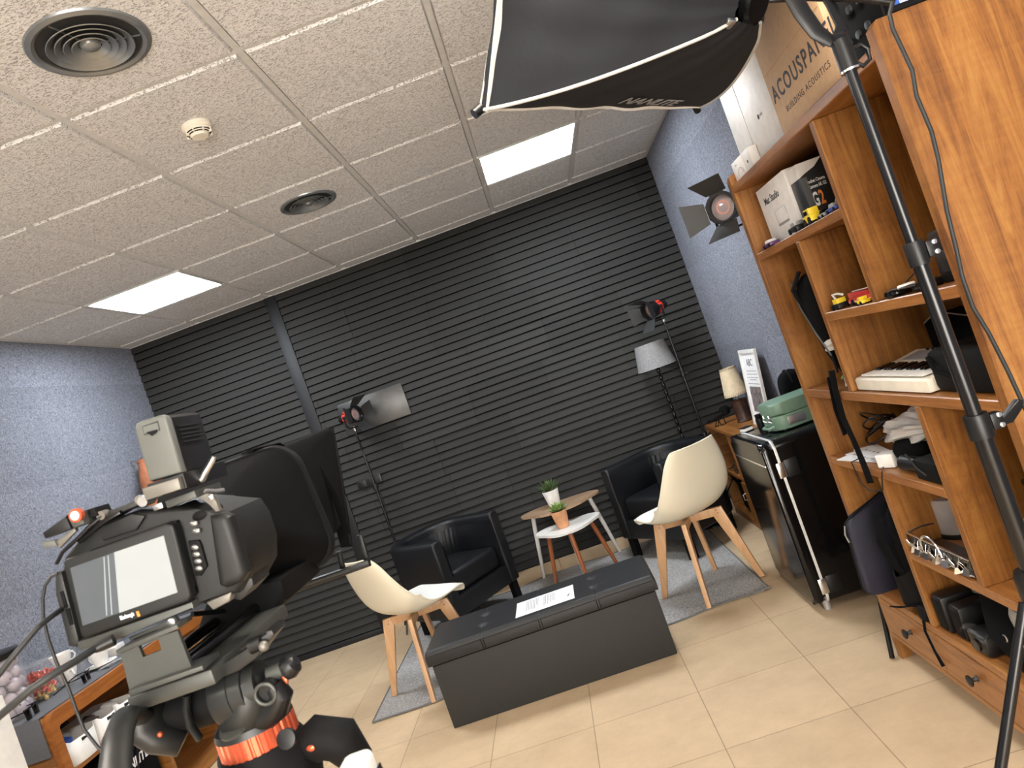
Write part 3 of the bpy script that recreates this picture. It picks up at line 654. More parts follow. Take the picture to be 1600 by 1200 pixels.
# black tub armchairs (local +y = front)
def armchair(F1, side, label, mirror=1):
    """F1: far front corner at the floor line, side: unit vector from F1 to the near front corner"""
    side = Vector((*side, 0)).normalized(); W, D, ZB, ZT, TH = 0.65, 0.60, 0.145, 0.655, 0.085
    fc = Vector((*F1, 0)) + side * (W / 2)
    f = Vector((side.y, -side.x, 0)) * mirror
    org = fc - f * (D / 2); rz = math.atan2(f.y, f.x) - PI / 2
    t = thing('armchair', label, 'armchair', (org.x, org.y, RZ), rz, 'black leather tub armchairs')
    def outer(u, inset):
        hw, hd = W / 2 - inset, D / 2; rb = 0.25 - inset
        pts = []; 
        pts.append(Vector((-hw, hd, 0)))
        n = 10
        for i in range(6): pts.append(Vector((-hw, hd + (-(D - rb - 0)) * 0 - (D - rb - inset * 1) * (i + 1) / 6 * 0.999, 0)))
        for i in range(1, n + 1):
            a = PI + (PI / 2) * i / n; pts.append(Vector((-hw + rb + rb * math.cos(a), -hd + inset + rb + rb * math.sin(a), 0)))
        m = [Vector((-p.x, p.y, 0)) for p in reversed(pts)]
        return pts + m
    po, pi_ = outer(0, 0), outer(0, TH); n = len(po)
    b = MB(); rings = []
    sect = [(0, ZB), (0, 0.30), (0, 0.50), (0.0, ZT - 0.03), (0.10, ZT - 0.010), (0.30, ZT), (0.70, ZT), (0.90, ZT - 0.010), (1.0, ZT - 0.03), (1.0, 0.50), (1.0, 0.30), (1.0, ZB)]
    for (k, z) in sect:
        row = []
        for i in range(n):
            p = po[i].lerp(pi_[i], k); bk = 0.0
            zz = z + (0.012 * math.cos(PI * (2 * i / (n - 1) - 1) / 2) if z > 0.55 else 0)
            row.append(b.bm.verts.new((p.x, p.y, zz)))
        rings.append(row)
    for j in range(len(sect)):
        for i in range(n - 1): b.bm.faces.new([rings[j][i], rings[j][i + 1], rings[(j + 1) % len(sect)][i + 1], rings[(j + 1) % len(sect)][i]])
    for i in (0, n - 1): b.bm.faces.new([r[i] for r in rings])
    o = b.build('tub_frame', 'leather', t, angle=60)
    md = o.modifiers.new('bev', 'BEVEL'); md.width = 0.014; md.segments = 3; md.limit_method = 'ANGLE'; md.angle_limit = math.radians(50)
    b = MB(); b.box((0, 0.03, 0.205), (W - 2 * TH + 0.02, D - 0.075, 0.125), None, 0.01); b.build('seat_base', 'leather', t)
    b = MB(); b.box((0, 0.02, 0.345), (W - 2 * TH + 0.005, D - 0.13, 0.155), None, 0.035, 4); o = b.build('seat_cushion', 'leather', t, angle=60)
    # soft inner back pad with wrinkles at the corner
    def pad(u, v):
        i = u * (n - 1); k = int(min(n - 2, i)); p = pi_[k].lerp(pi_[k + 1], i - k); c = Vector((0, 0.05, 0)); d = (c - p); d.z = 0; d.normalize()
        z = 0.40 + (ZT - 0.05 - 0.40) * v
        wr = 0.004 * math.sin(u * 150 + v * 6) * math.exp(-((u - 0.30) / 0.07) ** 2) + 0.004 * math.sin(u * 150 + v * 6) * math.exp(-((u - 0.70) / 0.07) ** 2)
        q = p + d * (0.004 + 0.020 * math.sin(PI * min(1, max(0, v))) * min(1, min(u, 1 - u) * 8) + wr); q.z = z
        return q
    b = MB(); b.grid(pad, 120, 12); b.build('back_pad', 'leather', t, angle=80)
    for sx, sy in ((-1, 1), (1, 1), (-1, -1), (1, -1)):
        b = MB(); b.box((sx * (W / 2 - 0.045 - (0.1 if sy < 0 else 0)), sy * (D / 2 - 0.045 - (0.03 if sy < 0 else 0)), ZB / 2 + 0.003), (0.05, 0.05, ZB + 0.006), None, 0.003, 1, ); b.build('leg', 'black_matte', t)
    for sx in (-1, 1):
        b = MB(); b.tube([(sx * (W / 2 - 0.002), D / 2 - 0.012, ZB + .01), (sx * (W / 2 - 0.002), D / 2 - 0.012, ZT - 0.03)], 0.0025, 6); b.build('piping', 'leather', t)
    return t
armchair((-0.085, -0.375), (-0.61, -0.79), 'black leather tub armchair on the left, behind the left white chair', -1)
armchair((0.68, -0.32), (0.55, -0.835), 'black leather tub armchair on the right, behind the white chair seen from behind', 1)

# nesting tables with rounded triangular tops
def tri_top(R, soft, n=60, rot=-PI / 2, sx=1.0, sy=1.0):
    pts = []
    for i in range(n):
        a = 2 * PI * i / n
        r = R * (1 + soft * math.cos(3 * (a - rot)))
        pts.append((r * math.cos(a) * sx, r * math.sin(a) * sy))
    return pts
def nest_table(loc, Wd, Dp, z, top_mat, leg_mat, label, spread, legr, feet):
    t = thing('side_table', label, 'table', loc, 0)
    pts = [(x, y) for x, y in tri_top(0.5, 0.13)]
    x0, x1 = min(p[0] for p in pts), max(p[0] for p in pts); y0, y1 = min(p[1] for p in pts), max(p[1] for p in pts)
    pts = [((x - (x0 + x1) / 2) / (x1 - x0) * Wd, (y - (y0 + y1) / 2) / (y1 - y0) * Dp) for x, y in pts]
    b = MB(); b.prism(pts, z - 0.016, z, None, 0.004, 2); b.build('table_top', top_mat, t, angle=40)
    for (tx, ty), (fx, fy) in feet:
        b = MB(); top = Vector((tx, ty, z - 0.016)); ft = Vector((fx, fy, 0)); b.tube([top, top.lerp(ft, 0.5), ft + (top - ft) * 0.02, ft], [legr, legr * 0.88, legr * 0.72, legr * 0.66], 16)
        lg = b.build('leg', leg_mat, t)
    for (tx, ty), (fx, fy) in feet:
        b = MB(); b.cyl((tx, ty, z - 0.026), (tx, ty, z - 0.016), legr * 1.5, legr * 1.6, 20); b.build('leg_bracket', leg_mat, t)
    return t
nest_table((0.335, -0.225, 0.003), 0.60, 0.37, 0.507, 'table_oak', 'white_paint', 'taller side table with a wood grain top and white legs against the slatted wall', 0, 0.017,
           [((-0.215, 0.10), (-0.297, 0.17)), ((0.215, 0.10), (0.297, 0.175)), ((0.0, -0.11), (0.016, -0.20))])
nest_table((0.350, -0.50, RZ + 0.001), 0.47, 0.37, 0.398, 'white_paint', 'leg_red_wood', 'lower side table with a white top and reddish legs, before the taller one', 0, 0.0165,
           [((-0.145, 0.05), (-0.215, 0.085)), ((0.155, 0.05), (0.235, 0.085)), ((0.005, -0.13), (0.018, -0.20))])

def leaves(b, c, n, L, wd, up, seed, curl=0.3):
    rnd = random.Random(seed); c = Vector(c)
    for i in range(n):
        a = i * 2.399963 + rnd.uniform(-.2, .2); f = i / n; el = up[0] + (up[1] - up[0]) * f + rnd.uniform(-.1, .1); l = L * (0.65 + 0.35 * (1 - f) + rnd.uniform(-.1, .1))
        d = Vector((math.cos(a) * math.cos(el), math.sin(a) * math.cos(el), math.sin(el))); sd = Vector((-math.sin(a), math.cos(a), 0)); up_ = sd.cross(d) * -1
        rows = []
        for k in range(6):
            q = k / 5; w_ = wd * (math.sin(PI * min(1, q * 0.82 + 0.14)) ** 0.8) if q < 1 else 0.0006
            p = c + d * (l * q) + Vector((0, 0, 1)) * (curl * l * q * q * (0.5 if el < 0.8 else 0.15))
            rows.append([b.bm.verts.new(p + sd * w_), b.bm.verts.new(p + up_ * w_ * 0.35), b.bm.verts.new(p - sd * w_), b.bm.verts.new(p - up_ * w_ * 0.5)])
        for r0, r1 in zip(rows, rows[1:]):
            for m in range(4): b.bm.faces.new([r0[m], r0[(m + 1) % 4], r1[(m + 1) % 4], r1[m]])
        b.bm.faces.new(rows[0]); b.bm.faces.new(list(reversed(rows[-1])))
t = thing('potted_plant', 'spiky green plant in a white pot on the taller table', 'plant', (0.305, -0.215, 0.5115)); t.scale = (1.2, 1.2, 1.2)
b = MB(); b.lathe([(0, 0), (.030, 0), (.034, .004), (.050, .098), (.0495, .102), (.0455, .102), (.044, .085), (0, .085)], seg=36); b.build('pot', 'white_plastic', t, angle=30)
b = MB(); b.lathe([(0, .0865), (.043, .0865), (.043, .09), (0, .093)], seg=20); b.build('soil', 'soil', t)
b = MB(); leaves(b, (0, 0, .092), 52, .100, .0048, (0.15, 1.45), 2, 0.25); b.build('foliage', 'leaf_dark', t, angle=60)
t = thing('potted_plant', 'pale green succulent in a terracotta pot on the white table', 'plant', (0.325, -0.500, 0.4085)); t.scale = (1.15, 1.15, 1.15)
b = MB(); b.lathe([(0, 0), (.031, 0), (.035, .004), (.048, .100), (.047, .104), (.042, .104), (.041, .09), (0, .09)], seg=36); b.build('pot', 'terracotta', t, angle=30)
b = MB(); b.lathe([(0, .091), (.041, .091), (.041, .094), (0, .098)], seg=20); b.build('soil', 'soil', t)
b = MB(); leaves(b, (0, 0, .100), 34, .074, .0120, (0.2, 1.3), 4, 0.3); b.build('foliage', 'leaf', t, angle=60)

# floor lamp with twisted pole
t = thing('floor_lamp', 'black floor lamp with a knotted pole and grey drum shade behind the right armchair', 'floor lamp', (1.332, -0.16, RZ))
b = MB(); b.lathe([(0, 0), (.125, 0), (.125, .010), (.11, .018), (.02, .024), (.012, .05), (0, .05)], seg=36); b.build('base', 'black_metal', t)
b = MB(); prof = [(0.0055, 0.04)]
for k in range(20):
    z0 = 0.06 + k * 0.057; prof += [(0.0055, z0), (0.0115, z0 + 0.012), (0.0145, z0 + 0.028), (0.0115, z0 + 0.042), (0.0055, z0 + 0.055)]
prof += [(0.0055, 1.26), (0, 1.26)]; b.lathe([(0, 0.04)] + prof, seg=14); b.build('pole', 'black_gloss', t, angle=60)
b = MB(); b.lathe([(.0, 1.255), (.018, 1.255), (.018, 1.29), (0, 1.29)], seg=16); b.build('lamp_socket', 'black_plastic', t)
b = MB(); b.lathe([(.142, 1.195), (.108, 1.378), (.105, 1.378), (.139, 1.195)], seg=48, close=True); b.lathe([(.142, 1.195), (.139, 1.195)], seg=48, close=True); b.build('lamp_shade', 'lampshade_grey', t)
for k in range(3):
    a = k * 2.094; b = MB(); b.tube([(0, 0, 1.285), (math.cos(a) * .106, math.sin(a) * .106, 1.37)], .002, 6); b.build('shade_strut', 'steel', t)

# red and black studio spotlights on thin stands
def spotlight(name_label, loc, aim, doors, with_foot=None, group='red and black studio spotlights with barn doors'):
    aim = Vector(aim).normalized(); q = Vector((0, 1, 0)).rotation_difference(aim)
    yaw = math.atan2(aim.y, aim.x) - PI / 2; pitch = math.asin(aim.z)
    t = thing('studio_spotlight', name_label, 'studio light', loc, 0, group, rot=(pitch, 0, yaw))
    b = MB(); b.lathe([(0, -.118), (.024, -.117), (.030, -.110), (.030, -.085), (.036, -.080), (.036, -.05), (0, -.05)], (0, 0, 0), 28, (0, 1, 0)); b.build('rear_housing', 'black_plastic', t)
    b = MB(); b.lathe([(0.02, -.06), (.044, -.058), (.050, -.050), (.051, -.015), (.048, -.008), (.02, -.008)], (0, 0, 0), 32, (0, 1, 0)); b.build('body', 'red_lamp', t)
    for k in range(10):
        a = k * PI / 5; b = MB(); b.box((math.cos(a) * .0505, -.033, math.sin(a) * .0505), (.003, .026, .008), (0, -a, 0), .001); b.build('cooling_slot', 'black_matte', t)
    b = MB(); b.lathe([(.046, -.012), (.055, -.010), (.058, .0), (.058, .040), (.061, .044), (.061, .056), (.053, .058), (.051, .03)], (0, 0, 0), 36, (0, 1, 0), close=True); b.build('barrel', 'black_plastic', t)
    b = MB(); b.lathe([(0, .040), (.03, .038), (.052, .030)], (0, 0, 0), 36, (0, 1, 0)); b.build('lens', 'lens_glass', t)
    b = MB(); b.lathe([(.020, .0405), (.024, .0412), (.028, .0405)], (0, 0, 0), 30, (0, 1, 0), close=True); b.build('lens_ring', 'lens_inner', t)
    b = MB(); b.lathe([(.052, .052), (.064, .052), (.064, .062), (.052, .062), (.052, .052)], (0, 0, 0), 36, (0, 1, 0), close=True); b.build('door_ring', 'black_metal', t)
    for (ang, tilt, ln, wd) in doors:
        b = MB(); A = Vector((math.cos(ang), 0, math.sin(ang))); T = Vector((-math.sin(ang), 0, math.cos(ang))); D = (Vector((0, 1, 0)) * math.cos(tilt) + A * math.sin(tilt)); N = D.cross(T)
        o = A * .062 + Vector((0, .060, 0))
        b.prism([(0, -wd * .5), (0, wd * .5), (ln, wd * .78), (ln, -wd * .78)], -.001, .001, (o, D, T, N)); dr = b.build('barn_door', 'barn', t, smooth=False)
        b = MB(); b.cyl(o - T * wd * .35, o + T * wd * .35, .0035, seg=8); b.build('hinge', 'black_metal', dr)
    b = MB(); b.tube([(-.066, -.01, 0), (-.066, -.01, -.06), (-.045, -.01, -.088), (.045, -.01, -.088), (.066, -.01, -.06), (.066, -.01, 0)], .005, 8, flat=(1, 2)); b.build('yoke', 'black_metal', t)
    for sx in (-1, 1):
        b = MB(); b.lathe([(0, 0), (.013, 0), (.013, .010), (.009, .013), (0, .013)], (sx * .062, -.01, 0), 16, (sx, 0, 0)); b.build('tilt_knob', 'black_plastic', t)
    return t
def light_stand(label, x, y, ztop, r0, legs, leg_z, spread, collars, group='thin black light stands'):
    t = thing('light_stand', label, 'light stand', (x, y, 0), 0, group)
    z1, z2 = collars
    for (a, b_, r) in ((leg_z * 0.35, z1, r0), (z1, z2, r0 * .8), (z2, ztop, r0 * .62)):
        b = MB(); b.cyl((0, 0, a), (0, 0, b_), r, seg=16); b.build('pole', 'black_metal', t)
    for z in collars:
        b = MB(); b.lathe([(0, z - .022), (r0 * 1.5, z - .022), (r0 * 1.6, z - .015), (r0 * 1.6, z + .015), (r0 * 1.3, z + .022), (0, z + .022)], seg=18); k = b.build('collar', 'black_plastic', t)
        b = MB(); b.box((r0 * 2.6, 0, z), (r0 * 2.6, .008, .016), None, .003); b.build('knob', 'black_plastic', k)
    b = MB(); b.lathe([(0, leg_z - .02), (r0 * 1.9, leg_z - .02), (r0 * 1.9, leg_z + .02), (0, leg_z + .02)], seg=18); b.build('leg_hub', 'black_plastic', t)
    for a in legs:
        d = Vector((math.cos(a), math.sin(a), 0)); b = MB(); b.tube([d * r0 * 1.6 + Vector((0, 0, leg_z)), d * spread + Vector((0, 0, .008))], r0 * .62, 10); lg = b.build('leg', 'black_metal', t)
        b = MB(); b.tube([d * spread * .45 + Vector((0, 0, leg_z * .57)), Vector((0, 0, leg_z * .40))], r0 * .4, 8); b.build('brace', 'black_metal', lg)
    b = MB(); b.lathe([(0, ztop - .005), (.011, ztop - .005), (.011, ztop + .02), (.008, ztop + .03), (0, ztop + .03)], seg=14); b.build('spigot', 'steel', t)
    return t
D4 = lambda l, r, u, d_: [(0, r, .095, .085), (PI, l, .095, .085), (PI / 2, u, .10, .085), (-PI / 2, d_, .10, .085)]
light_stand('thin black light stand left of the left armchair, carrying a red spotlight', -0.905, -0.13, 1.515, .0115, (2.6, 5.6, 4.2), .42, .20, (0.62, 1.07))
spotlight('red and black spotlight on the stand left of the left armchair', (-0.886, -0.165, 1.625), (0.86, -0.51, 0.0), D4(.15, 1.15, .55, .85))
light_stand('thin black light stand beside the corner cabinet, carrying a red spotlight', 1.475, -0.235, 1.50, .0115, (4.45, 2.6, 0.45), .48, .22, (0.64, 1.10))
spotlight('red and black spotlight on the stand above the grey floor lamp', (1.43, -0.27, 1.605), (-0.84, -0.54, -0.08), D4(.5, 1.1, .35, .8))
light_stand('black light stand standing between the fridge and the bookcase', 1.548, -2.415, 1.70, .0150, (4.22, 5.75, 1.0), .28, .30, (0.9, 1.35))
spotlight('black spotlight with open barn doors sticking out behind the bookcase top', (1.462, -2.47, 1.815), (-0.60, -0.80, -0.03), D4(.25, .95, .55, .6))
t = thing('power_adapter', 'black power adapter with a white label hanging beside the left armchair', 'power adapter', (-0.885, -0.155, 0.47))
b = MB(); b.box((0, 0, 0), (.05, .03, .13), (0, 0.1, .4), .006); b.build('case', 'black_plastic', t)
b = MB(); b.box((.006, -.0165, .0), (.022, .002, .075), (0, 0.1, .4)); b.build('label_sticker', 'white_ink', t)
b = MB(); b.tube([(-.0, 0, .065), (-.012, .01, .2), (.005, .012, .5), (-.01, .015, .8), (-.02, .0, 1.05)], .003, 8); b.build('cable', 'black_plastic', t)

# ---------------------------------------------------------------- bookcase along the right wall (front plane x = FX)
FX, BX = 1.436, 1.792
t = thing('bookcase', 'tall orange brown wooden bookcase with staggered shelves and drawers along the right wall', 'bookcase', (FX, -3.255, 0))
def bpart(name, m, x0, x1, y0, y1, z0, z1, bv=0.0025, par=None):
    b = MB(); b.bb(x0, x1, y0, y1, z0, z1, bv, 1); return b.build(name, m, par or t, world=True)
def lab(o, s): o['label'] = s; return o
for (y0, y1) in ((-2.69, -2.66), (-3.85, -3.82)):
    b = MB(); q = [(FX, 0.0), (FX + 0.035, 0.0), (FX + 0.06, 0.03), (FX + 0.10, 0.083), (BX - .10, .083), (BX - .06, .03), (BX - .035, 0), (BX, 0), (BX, 1.893), (FX + .012, 1.893), (FX, 1.881)]
    b.prism([(a - FX, c) for a, c in q], y0 + 3.255, y1 + 3.255, ((0, 0, 0), (1, 0, 0), (0, 0, 1), (0, 1, 0)), 0.0); b.build('side_panel', 'wood_v', t, smooth=False)
bpart('top_board', 'wood_h', FX - .001, BX, -3.82, -2.69, 1.822, 1.850)
bpart('shelf', 'wood_h', FX + .001, BX - .012, -3.43, -2.69, 1.555, 1.583)
bpart('shelf', 'wood_h', FX + .001, BX - .012, -3.82, -3.10, 1.288, 1.316)
bpart('shelf', 'wood_h', FX, BX - .012, -3.82, -2.69, 1.025, 1.055)
bpart('shelf', 'wood_h', FX + .001, BX - .012, -3.45, -2.69, .765, .793)
bpart('shelf', 'wood_h', FX + .001, BX - .012, -3.82, -3.08, .497, .525)
bpart('divider', 'wood_v', FX + .001, BX - .012, -3.458, -3.43, 1.316, 1.822)
bpart('divider', 'wood_v', FX + .001, BX - .012, -3.10, -3.072, 1.055, 1.555)
bpart('divider', 'wood_v', FX + .001, BX - .012, -3.478, -3.45, .525, 1.025)
bpart('divider', 'wood_v', FX + .001, BX - .012, -3.08, -3.052, .268, .765)
bpart('back_panel', 'wood_v', BX - .012, BX - .001, -3.82, -2.69, .09, 1.822, 0)
bpart('drawer_top_board', 'wood_h', FX - .002, BX - .012, -3.82, -2.69, .242, .268)
bpart('bottom_board', 'wood_h', FX - .001, BX - .012, -3.82, -2.69, .084, .106)
for k in range(3):
    y1 = -2.692 - k * .3762; y0 = y1 - .3735
    d = bpart('drawer', 'wood_h', FX - .003, FX + .016, y0, y1, .109, .240, 0.002)
    b = MB(); c = ((y0 + y1) / 2); b.lathe([(0, 0), (.010, 0), (.006, .006), (.006, .014), (.016, .020), (.017, .025), (.010, .029), (0, .030)], (FX - .003, c, .178), 22, (-1, 0, 0)); b.build('knob', 'dark_metal', d, world=True)

# ---- things in the bookcase
def boxthing(name, label, cat, x0, x1, y0, y1, z0, z1, m, bv=.002, group=None, rz=0):
    cx, cy = (x0 + x1) / 2, (y0 + y1) / 2
    t_ = thing(name, label, cat, (cx, cy, z0), rz, group)
    b = MB(); b.box((0, 0, (z1 - z0) / 2), (x1 - x0, y1 - y0, z1 - z0), None, bv); b.build('carton' if 'box' in name or 'carton' in name else 'body', m, t_)
    return t_
YM, ZU, XM = (0, -1, 0), (0, 0, 1), (1, 0, 0)
a = boxthing('computer_box', 'white computer carton with a grey outline picture on the upper left shelf', 'box', 1.486, 1.70, -3.040, -2.755, 1.584, 1.790, 'box_white')
text('Mac Studio', .036, (1.4855, -2.805, 1.727), YM, ZU, .0003, 'ink', a, bold=.0005, xs=.92)
b = MB(); b.box((1.4855, -2.915, 1.664), (.001, .105, .055), None, .0004); o = b.build('outline_picture', 'silver_ink', a, world=True); lab(o, 'grey rounded picture of the computer')
b = MB(); b.box((1.4848, -2.917, 1.667), (.001, .095, .045), None, .0004); b.build('picture_face', 'box_white', o, world=True)
g = boxthing('camera_box', 'black and white camera carton with a big G2 beside the white carton', 'box', 1.494, 1.70, -3.125, -3.045, 1.584, 1.778, 'box_black')
b = MB(); b.prism([(-.103, .194), (-.103, .150), (-.085, .158), (-.05, .170), (-.02, .194)], -.0412, -.040, ((0, 0, 0), (1, 0, 0), (0, 0, 1), (0, 1, 0))); lab(b.build('white_band', 'box_white', g), 'white printed corner')
b = MB(); b.bb(-.1036, -.103, -.040, .040, .150, .194); lab(b.build('white_band', 'box_white', g), 'white printed corner')
b = MB(); b.bb(-.103, -.082, -.0413, -.040, .0, .148); lab(b.build('side_band', 'box_dark_grey', g), 'dark grey printed edge')
text('Pocket Cinema', .0150, (1.510, -3.126, 1.709), XM, ZU, .0003, 'white_ink', g, bold=.0003, xs=.62)
text('Camera 6K G2', .0150, (1.510, -3.126, 1.692), XM, ZU, .0003, 'white_ink', g, bold=.0003, xs=.62)
text('G', .060, (1.511, -3.126, 1.637), XM, ZU, .0003, 'white_ink', g, bold=.0018, xs=.42)
text('2', .060, (1.532, -3.126, 1.638), XM, ZU, .0003, 'orange_ink', g, bold=.0018, xs=.50)
b = MB(); b.lathe([(.016, 0), (.019, .002), (.022, 0)], (1.592, -3.1256, 1.625), 30, (0, -1, 0), close=True); lab(b.build('lens_picture', 'silver_ink', g, world=True), 'printed picture of a lens')

def toy(name, label, c, L, Wd, Hh, m, m2, cab=None, ang=0.0, wheels=True, m3=None):
    """toy vehicle along local x, wheels on the shelf"""
    t_ = thing(name, label, 'toy car', c, ang)
    r = Hh * .24
    b = MB(); b.prism([(-L / 2, r * .7), (L / 2, r * .7), (L / 2, Hh * .48), (L * .42, Hh * .58), (-L * .46, Hh * .60), (-L / 2, Hh * .5)], -Wd / 2, Wd / 2, ((0, 0, 0), (1, 0, 0), (0, 0, 1), (0, 1, 0)), .0012); b.build('car_body', m, t_)
    cab = cab or [(-L * .28, Hh * .58), (L * .24, Hh * .58), (L * .12, Hh), (-L * .2, Hh)]
    b = MB(); b.prism(cab, -Wd * .42, Wd * .42, ((0, 0, 0), (1, 0, 0), (0, 0, 1), (0, 1, 0)), .001); b.build('cabin', m2, t_)
    for sx in (-1, 1):
        for sy in (-1, 1):
            b = MB(); b.lathe([(0, -.002), (r, -.002), (r, .002), (r * .5, .0025), (0, .0025)], (sx * L * .30, sy * Wd * .5, r), 14, (0, sy, 0)); b.build('wheel', 'black_matte', t_)
    return t_
toy('toy_car', 'small dark purple toy racing car at the far front of the top shelf', (1.455, -2.815, 1.5835), .085, .034, .026, 'toy_purple', 'white_plastic', ang=PI / 2)
j = toy('toy_car', 'small black and silver toy jeep before the white computer carton', (1.458, -3.075, 1.5835), .075, .036, .034, 'black_plastic', 'silver_ink', [(-.024, .02), (.014, .02), (.010, .033), (-.022, .033)], PI / 2)
y_ = toy('toy_truck', 'small yellow toy loader between the cartons and the shelf edge', (1.458, -3.205, 1.5835), .062, .036, .046, 'yellow', 'yellow', [(-.022, .024), (.016, .024), (.016, .046), (-.022, .046)], PI / 2)
b = MB(); b.box((-.003, -.0165, .035), (.022, .001, .012)); b.box((.0, .0165, .035), (.022, .001, .012)); b.build('window', 'black_gloss', y_)
toy('toy_car', 'small blue and silver toy car at the near end of the top shelf', (1.460, -3.365, 1.5835), .07, .032, .024, 'toy_blue', 'silver_ink', ang=PI / 2)
toy('toy_car', 'small white toy car next to the blue one on the top shelf', (1.462, -3.282, 1.5835), .045, .026, .022, 'silver_ink', 'black_gloss', ang=PI / 2)
fz = 1.3165
e_ = toy('toy_dumper', 'yellow and white toy excavator truck on the middle shelf', (1.462, -3.170, fz), .055, .034, .030, 'black_plastic', 'yellow', [(-.018, .016), (.012, .016), (.012, .032), (-.018, .032)], PI / 2)
b = MB(); b.tube([(.016, 0, .030), (.030, 0, .046), (-.006, 0, .046), (-.040, 0, .040)], .0035, 6); b.build('digger_arm', 'white_plastic', e_)
f_ = toy('toy_fire_truck', 'red toy fire truck behind the yellow toys on the middle shelf', (1.480, -3.305, fz), .15, .036, .038, 'toy_red', 'toy_red', [(-.06, .02), (.07, .02), (.07, .038), (-.06, .034)], PI / 2)
b = MB(); b.box((0, -.0, .0395), (.12, .010, .002)); b.box((.0, .0, .012), (.140, .0375, .002)); b.build('ladder', 'white_plastic', f_)
toy('toy_car', 'small yellow toy car at the front of the middle shelf', (1.452, -3.345, fz), .045, .026, .022, 'yellow', 'yellow', ang=PI / 2)

# flat black gadget with a cable, and a black case, beyond the upper divider
t = thing('headphones', 'black folded headphones with a white pad lying on the middle shelf', 'headphones', (1.475, -3.575, fz + .001))
b = MB(); b.lathe([(0, 0), (.032, 0), (.036, .006), (.034, .016), (.02, .020), (0, .018)], (-.005, .060, 0), 28); b.build('ear_cup', 'black_gloss', t)
b = MB(); b.lathe([(0, 0), (.032, 0), (.036, .006), (.034, .016), (.02, .020), (0, .018)], (.01, -.05, 0), 28); b.build('ear_cup', 'black_plastic', t)
b = MB(); b.tube([(-.02, .085, .012), (-.030, .02, .020), (-.02, -.07, .016)], .007, 8, flat=(1.6, .6)); b.build('headband', 'black_plastic', t)
b = MB(); b.box((-.02, -.012, .021), (.030, .030, .010), (0, 0, .3), .003); lab(b.build('pad', 'white_plastic', t), 'white pad')
b = MB(); b.tube([(-.0, .03, .024), (.03, .0, .05), (.05, -.03, .085), (.07, -.08, .105)], .002, 6); b.build('cable', 'black_plastic', t)
b_ = boxthing('equipment_case', 'black equipment case standing at the near end of the middle shelf', 'case', 1.50, 1.70, -3.79, -3.655, fz, fz + .125, 'black_plastic', .008)
b = MB(); b.box((1.499, -3.70, fz + .05), (.006, .04, .05), None, .002); b.build('buckle', 'dark_metal', b_, world=True)
for nm, z, lbl in (('wall_clip', 1.665, 'black clip with a steel tip'),):
    t = thing('clamp', 'black clamp fixed inside the upper right compartment', 'clamp', (1.50, -3.80, 1.655))
    b = MB(); b.box((0, 0, 0), (.035, .03, .075), None, .006); b.build('jaw', 'black_plastic', t)
    b = MB(); b.tube([(-.02, 0, -.02), (-.035, 0, -.025)], .007, 8); b.build('tip', 'steel', t)

# tall slot: hanging backpack with papers
t = thing('backpack', 'black backpack squeezed into the tall left slot of the bookcase', 'backpack', (1.56, -2.985, 1.056))
b = MB()
def bp(u, v):
    a = 2 * PI * u; z = .008 + .405 * v; f = (1 - (2 * v - 1) ** 8) ** .5 * (0.60 + .40 * min(1, v * 1.6)) if 0 < v < 1 else 0.001
    c, s_ = math.cos(a), math.sin(a); k = (abs(c) ** 3.2 + abs(s_) ** 3.2) ** -.3125
    return Vector((-.008 + .118 * c * k * f + .005 * math.sin(a * 5 + v * 11), .012 * f + .072 * s_ * k * f + .003 * math.sin(a * 4 + v * 14), z))
b.grid(bp, 32, 22); b.build('bag', 'black_fabric', t, angle=80)
b = MB(); b.tube([(-.10, .03, .41), (-.135, .035, .36), (-.120, .03, .26), (-.10, .0, .14), (-.11, -.02, .06)], [.012, .014, .013, .010, .006], 8, flat=(1.7, .5)); b.build('strap', 'black_fabric', t)
b = MB(); b.tube([(-.125, .060, .385), (-.136, .030, .30), (-.130, -.01, .20), (-.115, -.03, .12)], .0028, 6); lab(b.build('zip', 'grey_metal', t), 'grey zip edging')
b = MB(); b.tube([(-.12, -.0, .07), (-.133, -.006, .0), (-.136, .004, -.09), (-.134, -.012, -.16), (-.136, -.03, -.24), (-.137, -.035, -.31)], [.013, .012, .013, .010, .012, .013], 8, flat=(1.1, .25)); b.build('hanging_strap', 'black_fabric', t)
b = MB(); b.tube([(-.128, .02, .05), (-.137, .035, -.06), (-.138, .03, -.15)], .010, 8, flat=(1.1, .3)); b.build('hanging_strap', 'black_fabric', t)
t = thing('paper_bundle', 'crumpled white and green leaflets tucked under the backpack in the slot', 'papers', (1.485, -3.035, 1.0565))
for k, (dy, z0, dz, rot, m) in enumerate(((.0, .05, .11, .35, 'paper'), (.010, .045, .09, -.2, 'silver_ink'), (-.012, .035, .07, .7, 'green_plastic'))):
    b = MB(); b.box((.0, dy, z0 + .012), (.06, .0025, dz), (rot, 0.3 * k, .2), 0); b.build('leaflet', m, t)
t = thing('plastic_wrapper', 'grey translucent wrapper sticking out above the leaflets in the slot', 'wrapper', (1.475, -3.02, 1.19))
b = MB(); b.grid(lambda u, v: Vector((.02 * math.sin(5 * u) - .012, -.045 + .07 * u + .01 * math.sin(7 * v), .065 * v * (1 - u * .6))), 8, 8, .001); b.build('film', 'plastic_bag', t)

# keyboard synth
t = thing('keyboard', 'small cream electronic keyboard lying on the main shelf', 'keyboard', (1.556, -3.287, 1.0555), -PI / 2)
